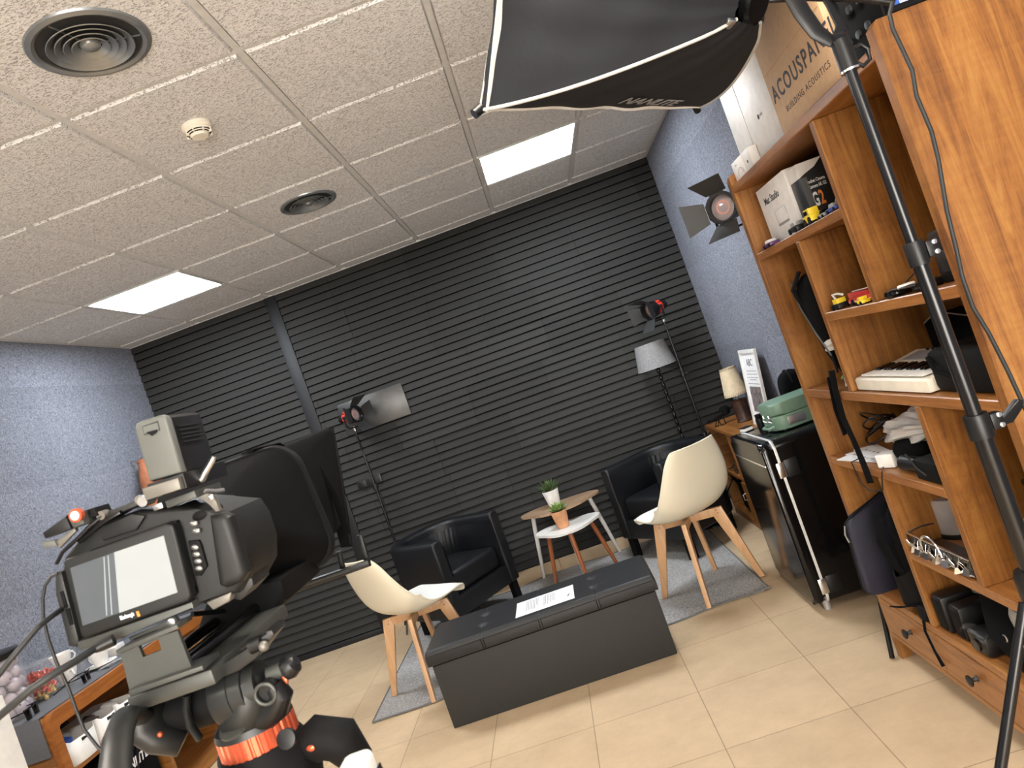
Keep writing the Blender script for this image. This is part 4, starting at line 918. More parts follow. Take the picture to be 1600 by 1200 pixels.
# local +x -> world -y, local +y -> world +x
b = MB(); b.prism([(-.106, .004), (-.106, .034), (-.100, .040), (.0, .046), (.10, .062), (.106, .058), (.106, .004)], -.175, .245, ((0, 0, 0), (0, 1, 0), (0, 0, 1), (1, 0, 0)), .002); b.build('housing', 'cream_plastic', t)
for k in range(19):
    b = MB(); b.box((-.125 + k * .0185, -.055, .0475), (.0172, .088, .005), None, .001); b.build('white_key', 'white_plastic', t)
for k in range(18):
    if k % 7 in (2, 6): continue
    b = MB(); b.box((-.116 + k * .0185, -.035, .053), (.010, .052, .009), (.05, 0, 0), .0015); b.build('black_key', 'black_gloss', t)
b = MB(); b.box((.045, .055, .0565), (.34, .055, .003), (.15, 0, 0)); lab(b.build('control_panel', 'ink_grey', t), 'grey control panel')
b = MB(); b.box((.13, .055, .0590), (.14, .045, .003), (.15, 0, 0)); lab(b.build('drum_pad_panel', 'toy_red', t), 'red panel section')
for k in range(7):
    b = MB(); b.cyl((-.08 + k * .03, .085, .060), (-.08 + k * .03, .085, .069), .004, seg=10); b.build('dial', 'black_plastic', t)
b = MB(); b.box((-.155, -.05, .044), (.022, .05, .004), None, .001); b.build('pitch_wheel', 'ink_grey', t)
# black soft bag and black case at the near end of that shelf
t = thing('instrument_bag', 'black domed soft bag with pale piping behind the keyboard', 'bag', (1.745, -3.25, 1.056))
prof = [(.40, 0), (.385, .03), (.30, .075), (.17, .118), (.096, .145), (.04, .152), (-.103, .128), (-.25, .125), (-.36, .12), (-.36, 0)]
b = MB(); b.prism(prof, -.033, .030, ((0, 0, 0), (0, 1, 0), (0, 0, 1), (1, 0, 0)), .004); b.build('body', 'black_fabric', t)
b = MB(); b.tube([(-.034, p[0], p[1] + .002) for p in prof[:-1]], .0020, 6); lab(b.build('piping', 'beige_fabric', t), 'pale tan piping')
c_ = boxthing('speaker_case', 'black padded case standing at the near front of the main shelf', 'case', 1.462, 1.60, -3.79, -3.535, 1.0555, 1.165, 'black_matte', .018)
b = MB(); b.tube([(1.458, -3.56, 1.15), (1.445, -3.60, 1.12), (1.455, -3.66, 1.10)], .006, 8); b.build('handle', 'black_fabric', c_, world=True)

# cluttered shelf below (z = .793)
z0 = .7935
t = thing('card_sheets', 'white printed card sheets lying at the far end of the cluttered shelf', 'papers', (1.50, -2.90, z0))
for k in range(3):
    b = MB(); b.box((.01 * k, .012 * k, .003 + .004 * k), (.10 - .01 * k, .24 - .03 * k, .003), (0, .04 * k, .25 - .2 * k)); b.build('card', 'paper', t)
b = MB()
for i in range(6):
    for k in range(3): b.box((-.03 + .022 * k, -.08 + .028 * i, .0135), (.009, .011, .0006), (0, .08, .0))
lab(b.build('printing', 'ink_grey', t), 'small grey printing')
t = thing('plastic_bag', 'crumpled clear plastic bag on top of the cluttered shelf', 'bag', (1.56, -3.14, z0 + .085))
b = MB()
def pb(u, v):
    a = 2 * PI * u; r = .072 * math.sin(PI * (v * .9 + .05)) ** .6 * (1 + .14 * math.sin(5 * a + 9 * v) + .1 * math.sin(11 * a + 4 * v))
    return Vector((r * math.cos(a), (v - .5) * -.30, r * .68 * math.sin(a) + .035 * v))
b.grid(pb, 36, 24); b.build('film', 'plastic_bag', t, angle=20)
t = thing('paper_roll', 'white paper roll behind the clear plastic bag', 'paper roll', (1.66, -3.04, z0 + .13))
b = MB(); b.tube([(0, .08, -.03), (.0, -.10, .05)], .03, 20); b.build('roll', 'paper', t)
t = thing('usb_charger', 'white cube charger at the front of the cluttered shelf', 'charger', (1.478, -3.085, z0), .5)
b = MB(); b.box((0, 0, .0235), (.05, .062, .045), None, .006, 3); b.build('cube', 'white_plastic', t)
for dx in (-.009, .009):
    b = MB(); b.cyl((dx, -.031, .024), (dx, -.048, .024), .0028, seg=8); b.build('pin', 'steel', t)
t = thing('cable_coil', 'coiled black cable behind the card sheets', 'cable', (1.60, -2.80, z0))
for k in range(4):
    b = MB(); pts = [(.055 * math.cos(a * PI / 10) * (1 - .08 * k), .07 * math.sin(a * PI / 10), .02 + .014 * k + .035 * (1 + math.cos(a * PI / 10 + k))) for a in range(21)]; b.tube(pts, .0035, 6); b.build('loop', 'black_plastic', t)
t = thing('thin_cable', 'thin black cable hanging in a loop over the shelf edge', 'cable', (1.44, -2.92, z0 + .004))
b = MB(); b.tube([(.06, .05, 0), (.03, -.14, .004), (-.010, -.20, 0.0), (-.013, -.16, -.07), (-.014, -.05, -.085), (-.012, .0, -.06), (-.010, .02, .002), (.05, .04, .003)], .0022, 8); b.build('wire', 'black_plastic', t)
t = thing('fabric_pouch', 'black fabric pouch under the clear plastic bag', 'pouch', (1.53, -3.16, z0))
b = MB(); b.sphere((0, .0, .048), .05, 20, 14, (1.1, 1.7, .92)); b.sphere((.05, -.10, .05), .05, 18, 12, (1, 1.3, .95)); b.build('pouch', 'black_fabric', t)
for k, (yy, m, hh) in enumerate(((-3.275, 'toy_maroon', .20), (-3.305, 'box_black', .195))):
    if m not in M: M[m] = mat(m, (0.07, 0.018, 0.028) if 'maroon' in m else (.02, .02, .02), .45)
    t = thing('book', ['dark maroon book leaning against the divider on the cluttered shelf', 'black book leaning beside the maroon one'][k], 'book', (1.61, yy, z0), 0, 'books on the cluttered shelf', rot=(.12, 0, 0))
    b = MB(); b.bb(-.07, .07, -.011, .011, .0, hh, .001); b.build('cover', m, t)
    b = MB(); b.bb(-.0725, -.0695, -.0085, .0085, .004, hh - .004); b.build('pages', 'paper', t)
t = thing('camera_grip', 'black camera grip with a cord at the near end of the cluttered shelf', 'camera grip', (1.492, -3.30, z0))
b = MB(); b.tube([(-.015, .115, .026), (-.01, .05, .027), (.0, -.02, .030)], [.024, .022, .026], 14); b.build('grip', 'black_plastic', t)
b = MB(); b.bb(-.045, .06, -.125, .0, .0015, .060, .006); b.build('body', 'black_matte', t)
b = MB(); b.tube([(-.02, .03, .05), (-.05, .01, .075), (-.05, -.03, .04), (-.045, -.06, .02)], .0028, 8); b.build('cord', 'cable_grey', t)
t = thing('phone_mount', 'black phone clamp with steel screws behind the paper roll', 'clamp', (1.66, -3.12, z0 + .16))
b = MB(); b.tube([(0, 0.04, .03), (0, 0, .0), (0, -.03, .035)], .012, 10); b.build('arm', 'black_plastic', t)
b = MB(); b.cyl((-.02, 0, -.01), (-.035, 0, -.01), .008, seg=12); b.build('screw', 'steel', t)

# lower shelf: disc spindle, tray of clips
z0 = .5255
t = thing('disc_spindle', 'cloudy plastic spindle case on the lower shelf', 'spindle case', (1.625, -3.075, z0 + 0.0))
b = MB(); b.lathe([(0, .012), (.072, .012), (.072, .115), (.068, .124), (0, .124)], seg=40); b.build('cover', 'frosted', t)
b = MB(); b.lathe([(0, 0), (.076, 0), (.076, .012), (.07, .016), (0, .016)], seg=40); b.build('base', 'black_plastic', t)
b = MB(); b.lathe([(.012, .02), (.060, .02), (.060, .075), (.012, .075)], seg=36); lab(b.build('discs', 'silver_ink', t), 'stack of silver discs')
t = thing('metal_case', 'flat steel edged case full of clips on the lower shelf', 'case', (1.500, -3.245, z0))
b = MB(); b.bb(-.050, .045, -.175, .165, .001, .006); b.build('base_plate', 'dark_wood', t)
b = MB(); b.bb(-.050, -.046, -.175, .165, .006, .055); b.build('front_wall', 'black_gloss', t)
for (x0, x1, y0, y1) in ((-.050, -.046, -.175, .165),):
    for z in (.006, .053):
        b = MB(); b.bb(x0 - .002, x1 + .001, y0, y1, z, z + .004, .001); b.build('steel_rail', 'chrome', t)
b = MB(); b.tube([(-.045, .165, .055), (.0, .165, .060), (.04, .165, .055)], .004, 8); b.build('steel_rail', 'chrome', t)
t2 = thing('steel_ring', 'large curved steel ring lying in the clip case', 'ring', (1.478, -3.22, z0 + .02))
b = MB(); b.tube([(-.03, .055 * math.cos(a * PI / 12), .005 + .05 * math.sin(a * PI / 12)) for a in range(13)], .004, 8); b.build('ring', 'chrome', t2)
rnd = random.Random(9)
for k in range(7):
    cy = -3.12 - k * .046 + rnd.uniform(-.01, .01); cz = z0 + .008
    t3 = thing('binder_clip', ['steel bulldog clip at the far end of the clip case', 'steel bulldog clip next to the far end of the case', 'steel bulldog clip just before the curved ring', 'steel bulldog clip under the curved ring', 'steel bulldog clip just past the curved ring', 'steel bulldog clip near the divider', 'steel bulldog clip hanging at the near end of the case'][k], 'clip', (1.437 + rnd.uniform(0, .012), cy, cz), rnd.uniform(-.6, .6), 'bulldog clips in the flat case')
    b = MB(); b.prism([(-.010, 0), (.010, 0), (.003, .018), (-.003, .018)], -.013, .013, ((0, 0, 0), (1, 0, 0), (0, 0, 1), (0, 1, 0))); b.build('jaw', 'chrome' if k % 2 else 'steel', t3)
    for s in (-1, 1):
        b = MB(); b.tube([(s * .004, -.008, .018), (s * .012, -.010, .036), (s * .014, 0, .042), (s * .012, .010, .036), (s * .004, .008, .018)], .0013, 6); b.build('wire_handle', 'chrome', t3)
boxthing('plug_adapter', 'small white plug adapter lying in the clip case', 'adapter', 1.50, 1.545, -3.40, -3.345, z0 + .0065, z0 + .04, 'white_plastic', .006)

# bottom shelf
z0 = .2685
def charger(y, x, lbl, h):
    t = thing('battery_charger', lbl, 'charger', (x, y, z0), 0, 'black battery chargers on the bottom shelf')
    b = MB(); b.bb(-.03, .13, -.030, .030, .0005, h, .008); b.build('housing', 'black_plastic', t)
    b = MB(); b.bb(-.033, -.028, -.022, .022, .01, h - .012, .003); b.build('cover', 'black_matte', t)
charger(-3.125, 1.478, 'black battery charger standing at the far end of the bottom shelf', .115)
charger(-3.20, 1.486, 'black battery charger standing beside the wrapped one', .105)
t = thing('wrapped_charger', 'black battery charger lying in a torn clear plastic sleeve', 'charger', (1.50, -3.315, z0))
b = MB(); b.bb(-.055, .10, -.035, .055, .002, .062, .010); b.build('housing', 'black_plastic', t)
b = MB(); b.lathe([(0, 0), (.018, 0), (.018, .004), (.013, .005), (.0, .003)], (-.056, .01, .03), 20, (-1, 0, 0)); b.build('socket', 'black_gloss', t)
b = MB(); b.grid(lambda u, v: Vector((-.062 + .17 * u, .085 - .13 * v + .008 * math.sin(11 * u), .066 + .022 * math.sin(8 * u + 5 * v) + (.01 if v > .5 else -.03 * (1 - v)))), 16, 14); b.build('clear_sleeve', 'clear', t)
t = thing('travel_adapter', 'white travel adapter lying on top of the black chargers', 'adapter', (1.60, -3.19, z0 + .120))
b = MB(); b.box((0, 0, .022), (.09, .05, .042), (0, 0, .4), .010, 3); b.build('body', 'white_plastic', t)
b = MB(); b.box((-.052, -.012, .02), (.016, .045, .05), (0, 0, .4), .006); b.build('front_face', 'battery_grey', t)
t = thing('camera_bag', 'beige and black camera bag at the near end of the bottom shelf', 'bag', (1.60, -3.50, z0))
b = MB()
def cb(u, v):
    a = 2 * PI * u; h = .003 + .20 * v; f = (1 - (2 * v - 1) ** 4) ** .5
    return Vector((.12 * math.cos(a) * f * (1 + .05 * math.sin(7 * v + 3 * a)), .155 * math.sin(a) * f * (1 + .04 * math.sin(5 * a)), h))
b.grid(cb, 32, 16); b.build('bag', 'beige_fabric', t, angle=80)
b = MB(); b.tube([(-.10, .12, .19), (-.135, .06, .12), (-.125, -.02, .045), (-.10, -.06, .0)], [.03, .034, .030, .02], 10, flat=(1.2, .4)); b.build('strap', 'black_fabric', t)
b = MB(); b.tube([(-.06, .16, .205), (-.09, .0, .19), (-.08, -.14, .17)], .030, 10, flat=(1.2, .5)); b.build('top_flap', 'black_fabric', t)
b = MB(); b.lathe([(.008, 0), (.011, .002), (.008, .004)], (-.150, .035, .11), 14, (-1, 0, 0), close=True); b.build('ring', 'steel', t)
t = thing('black_pouch', 'black pouch lying behind the chargers under the shelf', 'pouch', (1.67, -3.40, z0 + .001))
b = MB(); b.box((0, 0.04, .08), (.16, .30, .15), None, .03, 3); b.build('pouch', 'black_fabric', t)

# navy case and black backpack in the lower left slot
t = thing('laptop_sleeve', 'navy blue hard laptop sleeve standing upright in the lower left slot', 'laptop case', (1.48, -2.712, .2685), rz=0)
b = MB(); q = []
for (cx, cz, r, a0) in ((1.418, .040, .034, PI), (1.60, .040, .034, 1.5 * PI), (1.61, .345, .025, 0), (1.428, .262, .030, PI / 2)):
    for k in range(6): a = a0 + k * PI / 10; q.append((cx - 1.48 + r * math.cos(a), cz + r * math.sin(a) - .005))
b.prism(q, -.019, .019, ((0, 0, 0), (1, 0, 0), (0, 0, 1), (0, 1, 0)), .008, 3); b.build('shell', 'navy', t)
b = MB(); ring = [(p[0], .006, p[1]) for p in q]; b.tube(ring + [ring[0]], .0050, 8); b.build('zip', 'black_matte', t)
b = MB(); b.tube([(-.084, 0, .27), (-.094, -.004, .24), (-.090, -.006, .21)], .0035, 8); b.build('zip_pull', 'steel', t)
t = thing('rucksack', 'black rucksack with hanging straps beside the navy sleeve', 'backpack', (1.575, -2.945, .2685))
b = MB()
def rk(u, v):
    a = 2 * PI * u; h = .002 + .40 * v; f = max(.001, (1 - abs(2 * v - 1) ** 5)) ** .5 * (1 - .25 * v)
    return Vector((.145 * math.cos(a) * f + .006 * math.sin(6 * a + 5 * v), .098 * math.sin(a) * f + .006 * math.sin(5 * a + 8 * v), h))
b.grid(rk, 36, 22); b.build('bag', 'black_fabric', t, angle=80)
b = MB(); b.tube([(-.05, .06, .37), (-.12, .05, .33), (-.150, .02, .25), (-.140, -.0, .17), (-.120, -.02, .12)], [.012, .017, .018, .014, .01], 8, flat=(1.6, .5)); b.build('shoulder_strap', 'black_fabric', t)
b = MB(); b.box((-.146, .02, .235), (.012, .022, .030), (0, .2, 0), .003); b.build('buckle', 'dark_metal', t)
b = MB(); b.grid(lambda u, v: Vector((-.150 * math.sin(PI * (u * .6 + .2)), .09 - .16 * u, .03 + .15 * v - .05 * math.sin(PI * u) * v)), 12, 8, .004); b.build('mesh_pocket', 'black_matte', t)
b = MB(); b.box((-.125, -.075, .025), (.04, .045, .045), (0, .1, 0), .008); b.build('lower_buckle', 'black_matte', t)
b = MB(); b.tube([(-.13, -.05, .045), (-.160, .02, .022), (-.168, .10, .0), ], [.006, .005, .003], 8, flat=(1.4, .5)); b.build('hanging_strap', 'black_fabric', t)
b = MB(); b.tube([(-.135, -.07, .03), (-.150, -.078, -.03), (-.151, -.10, -.09), (-.151, -.125, -.13)], [.0045, .004, .004, .006], 8, flat=(1.3, .5)); b.build('hanging_strap', 'black_fabric', t)

# black items in the near lower compartment
t = thing('gimbal_bag', 'black equipment bag in the compartment below the main shelf', 'bag', (1.66, -3.66, .5255))
b = MB(); b.box((0, 0, .17), (.2, .24, .33), None, .05, 4, taper=(.7, .6)); b.build('bag', 'black_fabric', t)
b = MB(); b.tube([(-.06, .11, .24), (-.05, .155, .235), (.06, .175, .23)], [.02, .012, .012], 8); b.build('handle', 'black_plastic', t)
b = MB(); b.box((-.09, .10, .15), (.03, .05, .03), (0, 0, .3), .005); b.build('buckle', 'ink_grey', t)

# ---- on top of the bookcase
zt = 1.8505
a = boxthing('cardboard_box', 'large brown cardboard box with black printed lettering on top of the bookcase', 'box', 1.470, 1.78, -3.615, -3.185, zt, 2.19, 'cardboard', .002)
text('ACOUSPANEL', .066, (1.4695, -3.203, 1.957), YM, ZU, .0003, 'ink', a, bold=.0010, xs=.95, sp=1.22)
text('BUILDING ACOUSTICS', .0235, (1.4695, -3.262, 1.908), YM, ZU, .0002, 'ink', a, xs=1.05, sp=1.3)
b = MB(); b.tube([(1.4695, -3.19, 2.045), (1.4695, -3.61, 2.045)], .0012, 6); lab(b.build('crease', 'cardboard', a, world=True), 'pressed crease')
a = boxthing('drone_box', 'tall white box with a small dark emblem beside the cardboard box', 'box', 1.490, 1.70, -3.182, -2.725, zt, 2.165, 'box_white', .002)
b = MB(); b.tube([(1.4898, -2.88, zt + .002), (1.4898, -2.88, 2.163)], .0010, 6); b.build('lid_seam', 'silver_ink', a, world=True)
b = MB(); b.lathe([(0, 0), (.009, 0), (.009, .0004), (0, .0004)], (1.4898, -3.0, 1.985), 6, (-1, 0, 0)); b.build('emblem', 'ink', a, world=True)
text('MINI', .013, (1.4896, -3.013, 1.980), YM, ZU, .0002, 'ink_grey', a)
a = boxthing('earphone_box', 'small white box with a thin drawn curve at the far end of the bookcase top', 'box', 1.456, 1.50, -2.815, -2.70, zt, 1.925, 'box_white', .002)
text('beats', .010, (1.4556, -2.735, 1.905), YM, ZU, .0002, 'ink_grey', a)
b = MB(); b.tube([(1.4556, -2.745 - .03 * (1 - math.cos(k * PI / 10)), 1.868 + .022 * math.sin(k * PI / 10)) for k in range(11)], .0008, 6); b.build('drawn_curve', 'ink_grey', a, world=True)
a = boxthing('accessory_box', 'small white box with a black dot beside the drawn curve one', 'box', 1.458, 1.488, -2.905, -2.825, zt, 1.925, 'box_white', .002)
b = MB(); b.lathe([(0, 0), (.006, 0), (.006, .0004), (0, .0004)], (1.4578, -2.865, 1.885), 14, (-1, 0, 0)); b.build('emblem', 'ink', a, world=True)
t = thing('audio_mixer', 'black audio device with round knobs leaning on the cardboard box', 'audio mixer', (1.495, -3.735, zt), 0)
b = MB(); b.box((0, 0, .115), (.035, .20, .225), (0, .06, 0), .004); b.build('housing', 'black_matte', t)
for i in range(2):
    for k in range(3):
        b = MB(); b.lathe([(0, 0), (.010, 0), (.009, .006), (0, .007)], (-.020 - .002 * i, .05 - .045 * k, .06 + .06 * i), 18, (-1, 0, 0)); b.build('knob', 'dark_metal', t)
b = MB(); b.box((-.021, -.03, .185), (.003, .07, .035), (0, .06, 0), .001); b.build('display', 'ink_grey', t)
t = thing('product_box', 'dark box with a bright blue strip lying on top of the near end panel', 'box', (1.60, -3.82, 1.8935), 0)
b = MB(); b.bb(-.120, .18, -.035, .10, .0005, .05, .001); b.build('carton', 'black_matte', t, smooth=False)
b = MB(); b.bb(-.110, .17, -.0365, -.0345, .012, .030); lab(b.build('blue_strip', 'tag_blue', t), 'blue printed strip')
text('Blackmagic', .011, (1.500, -3.8575, 1.905), XM, ZU, .0003, 'white_ink', t)

# ---------------------------------------------------------------- retro fridge
t = thing('mini_fridge', 'glossy black retro mini fridge with chrome edging beside the bookcase', 'fridge', (1.590, -1.865, 0))
def rr(w, h, r, cx, cz, n=6):
    q = []
    for (sx, sz, a0) in ((1, -1, 1.5 * PI), (1, 1, 0), (-1, 1, .5 * PI), (-1, -1, PI)):
        for k in range(n + 1): a = a0 + k * PI / 2 / n; q.append((cx + sx * (w / 2 - r) + r * math.cos(a), cz + sz * (h / 2 - r) + r * math.sin(a)))
    return q
yc = -1.865; W_ = .53
b = MB(); b.prism(rr(W_, .765, .035, 0, .4225), -.18, .200, ((0, 0, 0), (0, 1, 0), (0, 0, 1), (1, 0, 0)), .004); b.build('cabinet', 'black_gloss', t, angle=25)
b = MB(); b.prism(rr(W_ + .004, .769, .037, 0, .4225), -.192, -.180, ((0, 0, 0), (0, 1, 0), (0, 0, 1), (1, 0, 0)), .003); b.build('chrome_edging', 'edge_chrome', t, angle=25)
b = MB(); b.prism(rr(W_, .765, .035, 0, .4225), -.248, -.192, ((0, 0, 0), (0, 1, 0), (0, 0, 1), (1, 0, 0)), .026, 5); dr = b.build('door', 'black_gloss', t, angle=50)
b = MB(); b.bb(-.2505, -.200, -.262, .262, .700, .709, .002); b.build('chrome_trim', 'chrome', t)
for z in (.12, .67):
    b = MB(); b.bb(-.205, -.170, -.2685, -.262, z - .035, z + .035, .002); b.build('hinge', 'chrome', t)
    b = MB(); b.bb(-.168, -.110, -.268, -.262, z - .04, z + .04, .002); b.build('hinge_cover', 'black_plastic', t)
for sx in (-.19, .17):
    for sy in (-.22, .22):
        b = MB(); b.cyl((sx, sy, 0), (sx, sy, .045), .016, seg=16); b.build('foot', 'silver_ink', t)
FT = .8055
# green case on the fridge
t = thing('green_case', 'sage green hard case with silver latches on the black fridge', 'case', (1.625, -1.90, FT), .10)
b = MB(); b.prism(rr(.30, .20, .05, 0, 0), .008, .075, None, .006, 3); b.build('base', 'case_green', t, angle=40)
b = MB(); b.prism(rr(.304, .204, .05, 0, 0), .078, .135, None, .014, 3); b.build('lid', 'case_green', t, angle=40)
b = MB(); b.box((-.055, -.1012, .042), (.085, .003, .042), None, .002); lab(b.build('name_plate', 'case_plate', t), 'blank brushed metal plate')
b = MB(); b.box((.085, -.103, .06), (.022, .008, .03), None, .002); b.build('latch', 'black_plastic', t)
for dy in (-.05, .01):
    b = MB(); b.tube([(-.152, dy, .05), (-.165, dy + .01, .06), (-.158, dy, .085), (-.166, dy - .012, .075), (-.153, dy - .01, .055)], .003, 8); b.build('latch', 'chrome', t)
b = MB(); b.tube([(-.150, -.06, .03), (-.175, -.05, .025), (-.175, .02, .025), (-.150, .03, .03)], .007, 8); b.build('handle', 'case_green', t)
for sx in (-.11, .11):
    for sy in (-.06, .06):
        b = MB(); b.cyl((sx, sy, 0), (sx, sy, .009), .01, seg=12); b.build('foot', 'black_plastic', t)
t = thing('black_bottle', 'small black bottle beside the green case on the fridge', 'bottle', (1.505, -1.665, FT))
b = MB(); b.lathe([(0, 0), (.020, 0), (.021, .004), (.021, .045), (0, .046)], seg=20); b.build('body', 'black_plastic', t)
b = MB(); b.lathe([(0, .046), (.016, .046), (.018, .050), (.018, .066), (0, .068)], seg=20); b.build('cap', 'black_matte', t)
t = thing('notebook', 'black notebook with white page edges at the far corner of the fridge', 'notebook', (1.475, -1.655, FT), .3)
b = MB(); b.bb(-.065, -.01, -.0, .05, 0, .003); b.bb(-.065, -.01, -.0, .05, .018, .021); b.build('cover', 'black_matte', t)
b = MB(); b.bb(-.062, -.012, .002, .048, .003, .018); b.build('pages', 'paper', t)

# ---------------------------------------------------------------- corner cabinet
CX = 1.53; CT = .682
t = thing('corner_cabinet', 'low orange wooden cabinet in the corner behind the fridge', 'cabinet', (CX, -.70, 0))
def cp(name, m, *a): b = MB(); b.bb(*a, .002, 1); return b.build(name, m, t, world=True)
cp('side_panel', 'wood_x', CX, 1.782, -.080, -.058, 0, CT - .022); cp('side_panel', 'wood_x', CX, 1.782, -1.42, -1.398, 0, CT - .022)
cp('top_board', 'wood_h', CX - .004, 1.783, -1.42, -.056, CT - .022, CT)
cp('divider', 'wood_v', CX + .004, 1.77, -.63, -.61, .05, CT - .022)
cp('shelf', 'wood_h', CX + .002, 1.77, -1.398, -.08, .335, .355)
cp('bottom_board', 'wood_h', CX + .002, 1.77, -1.398, -.08, .03, .05)
cp('back_panel', 'wood_v', 1.77, 1.782, -1.398, -.08, 0, CT - .022)
cp('plinth', 'wood_h', CX + .004, CX + .014, -1.398, -.08, 0, .03)
d = cp('door', 'wood_v', CX - .012, CX + .002, -1.0, -.63, .052, .333)
b = MB(); b.tube([(CX - .014, -.66, .26), (CX - .03, -.66, .255), (CX - .03, -.66, .22), (CX - .014, -.66, .215)], .003, 8); b.build('handle', 'steel', d, world=True)
t = thing('speaker', 'black rounded speaker inside the lower part of the corner cabinet', 'speaker', (1.64, -.35, .0505))
b = MB(); b.box((0, 0, .115), (.15, .24, .228), None, .04, 3); b.build('housing', 'black_fabric', t)
t = thing('box_camera', 'black camera lying on the corner cabinet shelf', 'camera', (1.585, -.95, .3555))
b = MB(); b.box((0, 0, .04), (.07, .11, .078), None, .010); b.build('body', 'black_plastic', t)
b = MB(); b.lathe([(.0, 0), (.032, 0), (.034, .03), (.03, .05), (0, .045)], (-.033, -.01, .045), 24, (-1, 0, 0)); b.build('lens', 'black_gloss', t)
b = MB(); b.lathe([(.01, .051), (.025, .052), (.01, .0515)], (-.033, -.01, .045), 24, (-1, 0, 0), close=True); b.build('lens_ring', 'steel', t)
t = thing('leather_straps', 'brown leather straps heaped on the corner cabinet shelf', 'straps', (1.60, -.38, .356))
for k in range(6):
    b = MB(); b.tube([(-.05 + .02 * k, .10 - .03 * k, .012 + .012 * k), (-.03 + .01 * k, .02, .03 + .018 * k), (-.05 + .015 * k, -.09 + .01 * k, .015 + .014 * k)], .011, 8, flat=(1, .6)); b.build('strap', 'dark_wood', t)
for k, (yy, m) in enumerate(((-.80, 'box_white'), (-.825, 'toy_maroon'), (-.85, 'box_dark_grey'))):
    t = thing('book', ['white book standing on the corner cabinet shelf', 'maroon book standing on the corner cabinet shelf', 'dark grey book standing on the corner cabinet shelf'][k], 'book', (1.66, yy + .04, .3555), 0, 'books in the corner cabinet')
    b = MB(); b.bb(-.08, .08, -.010, .010, 0, .235, .001); b.build('cover', m, t)
    b = MB(); b.bb(-.0815, -.0795, -.0075, .0075, .004, .231); b.build('pages', 'paper', t)
# table lamp
t = thing('table_lamp', 'small table lamp with a stitched cream shade and dark wooden base on the corner cabinet', 'table lamp', (1.715, -.50, CT + .0005))
b = MB(); b.lathe([(0, 0), (.052, 0), (.056, .006), (.050, .02), (.050, .12), (.056, .145), (.050, .152), (0, .152)], seg=32); b.build('base', 'dark_wood', t)
b = MB(); b.lathe([(0, .152), (.012, .152), (.006, .165), (.006, .19), (.014, .192), (.014, .21), (0, .21)], seg=16); b.build('stem', 'steel', t)
b = MB(); b.lathe([(.080, .185), (.053, .375), (.050, .375), (.077, .185)], seg=40, close=True); b.build('lamp_shade', 'lampshade_cream', t)
for r, z in ((.079, .193), (.0545, .368)):
    b = MB()
    for k in range(30):
        a = 2 * PI * k / 30; b.tube([(math.cos(a) * r, math.sin(a) * r, z - .006), (math.cos(a + .10) * (r + .0015), math.sin(a + .10) * (r + .0015), z + .006)], .0013, 5)
    o = b.build('stitching', 'dark_wood', t); lab(o, 'dark brown stitching')
# framed notice
FA = Vector((1.705, -.76, CT)); FB = Vector((1.765, -.76, CT + .475))
up = (FB - FA).normalized(); wdir = Vector((0, -1, 0)); nrm = wdir.cross(up)
t = thing('framed_notice', 'white framed printed notice leaning against the blue wall', 'picture frame', tuple(FA))
def fr(a0, a1, h0, h1, d0, d1, m, name, bv=.001):
    b = MB(); b.prism([(a0, h0), (a1, h0), (a1, h1), (a0, h1)], d0, d1, ((0, 0, 0), wdir, up, nrm)); return b.build(name, m, t, smooth=False)
FW, FH = .34, .478
fr(0, FW, 0, .022, -.004, .012, 'white_plastic', 'frame_rail'); fr(0, FW, FH - .022, FH, -.004, .012, 'white_plastic', 'frame_rail')
fr(0, .022, .022, FH - .022, -.004, .012, 'white_plastic', 'frame_rail'); fr(FW - .022, FW, .022, FH - .022, -.004, .012, 'white_plastic', 'frame_rail')
fr(.022, FW - .022, .022, FH - .022, -.004, .002, 'paper', 'print')
lab(fr(.055, FW - .055, .085, .245, .0022, .003, 'picture', 'photo'), 'dark printed photograph of people')
text('ABC', .062, tuple(FA + wdir * .105 + up * .375 + nrm * .003), tuple(wdir), tuple(up), .0004, 'ink', t)
for k, (h, w0, w1) in enumerate(((.345, .07, .27), (.325, .06, .28), (.305, .05, .29), (.290, .10, .24), (.265, .05, .29), (.065, .05, .29), (.052, .07, .27), (.040, .05, .29))):
    lab(fr(w0, w1, h - .004, h, .0022, .0028, 'ink_grey', 'text_line'), 'grey line of print')
t = thing('soft_bag', 'black ribbed soft bag standing on the fridge behind the green case', 'bag', (1.715, -1.70, FT))
b = MB()
def pch(u, v):
    a = 2 * PI * u; f = max(.001, (1 - v ** 7)) ** .5
    c, s_ = math.cos(a), math.sin(a); k = (abs(c) ** 4 + abs(s_) ** 4) ** -.25
    return Vector((.072 * c * k * f, .062 * s_ * k * f * (1 + .012 * math.sin(13 * a)), .235 * v + .001))
b.grid(pch, 48, 18); b.build('bag', 'black_fabric', t, angle=80)
b = MB(); b.tube([(-.02, .062 * math.cos(k * PI / 12), .235 - .06 + .06 * math.sin(k * PI / 12)) for k in range(13)], .005, 8); b.build('zip_seam', 'black_matte', t)
t = thing('handheld_gimbal', 'black handheld device on a small foot at the front of the corner cabinet', 'gimbal', (1.60, -.33, CT + .0005), .4)
b = MB(); b.tube([(-.10, 0, .055), (-.02, 0, .065), (.02, 0, .07)], [.014, .016, .018], 12); b.build('grip', 'black_plastic', t)
b = MB(); b.lathe([(0, -.02), (.034, -.02), (.038, 0), (.034, .02), (0, .02)], (.05, 0, .085), 24, (1, .3, 0)); b.build('head', 'black_matte', t)
b = MB(); b.tube([(-.03, 0, .055), (-.05, .02, .0025), (-.02, .03, .0025), (.0, 0.01, .05)], .0035, 8); b.build('foot', 'black_metal', t)
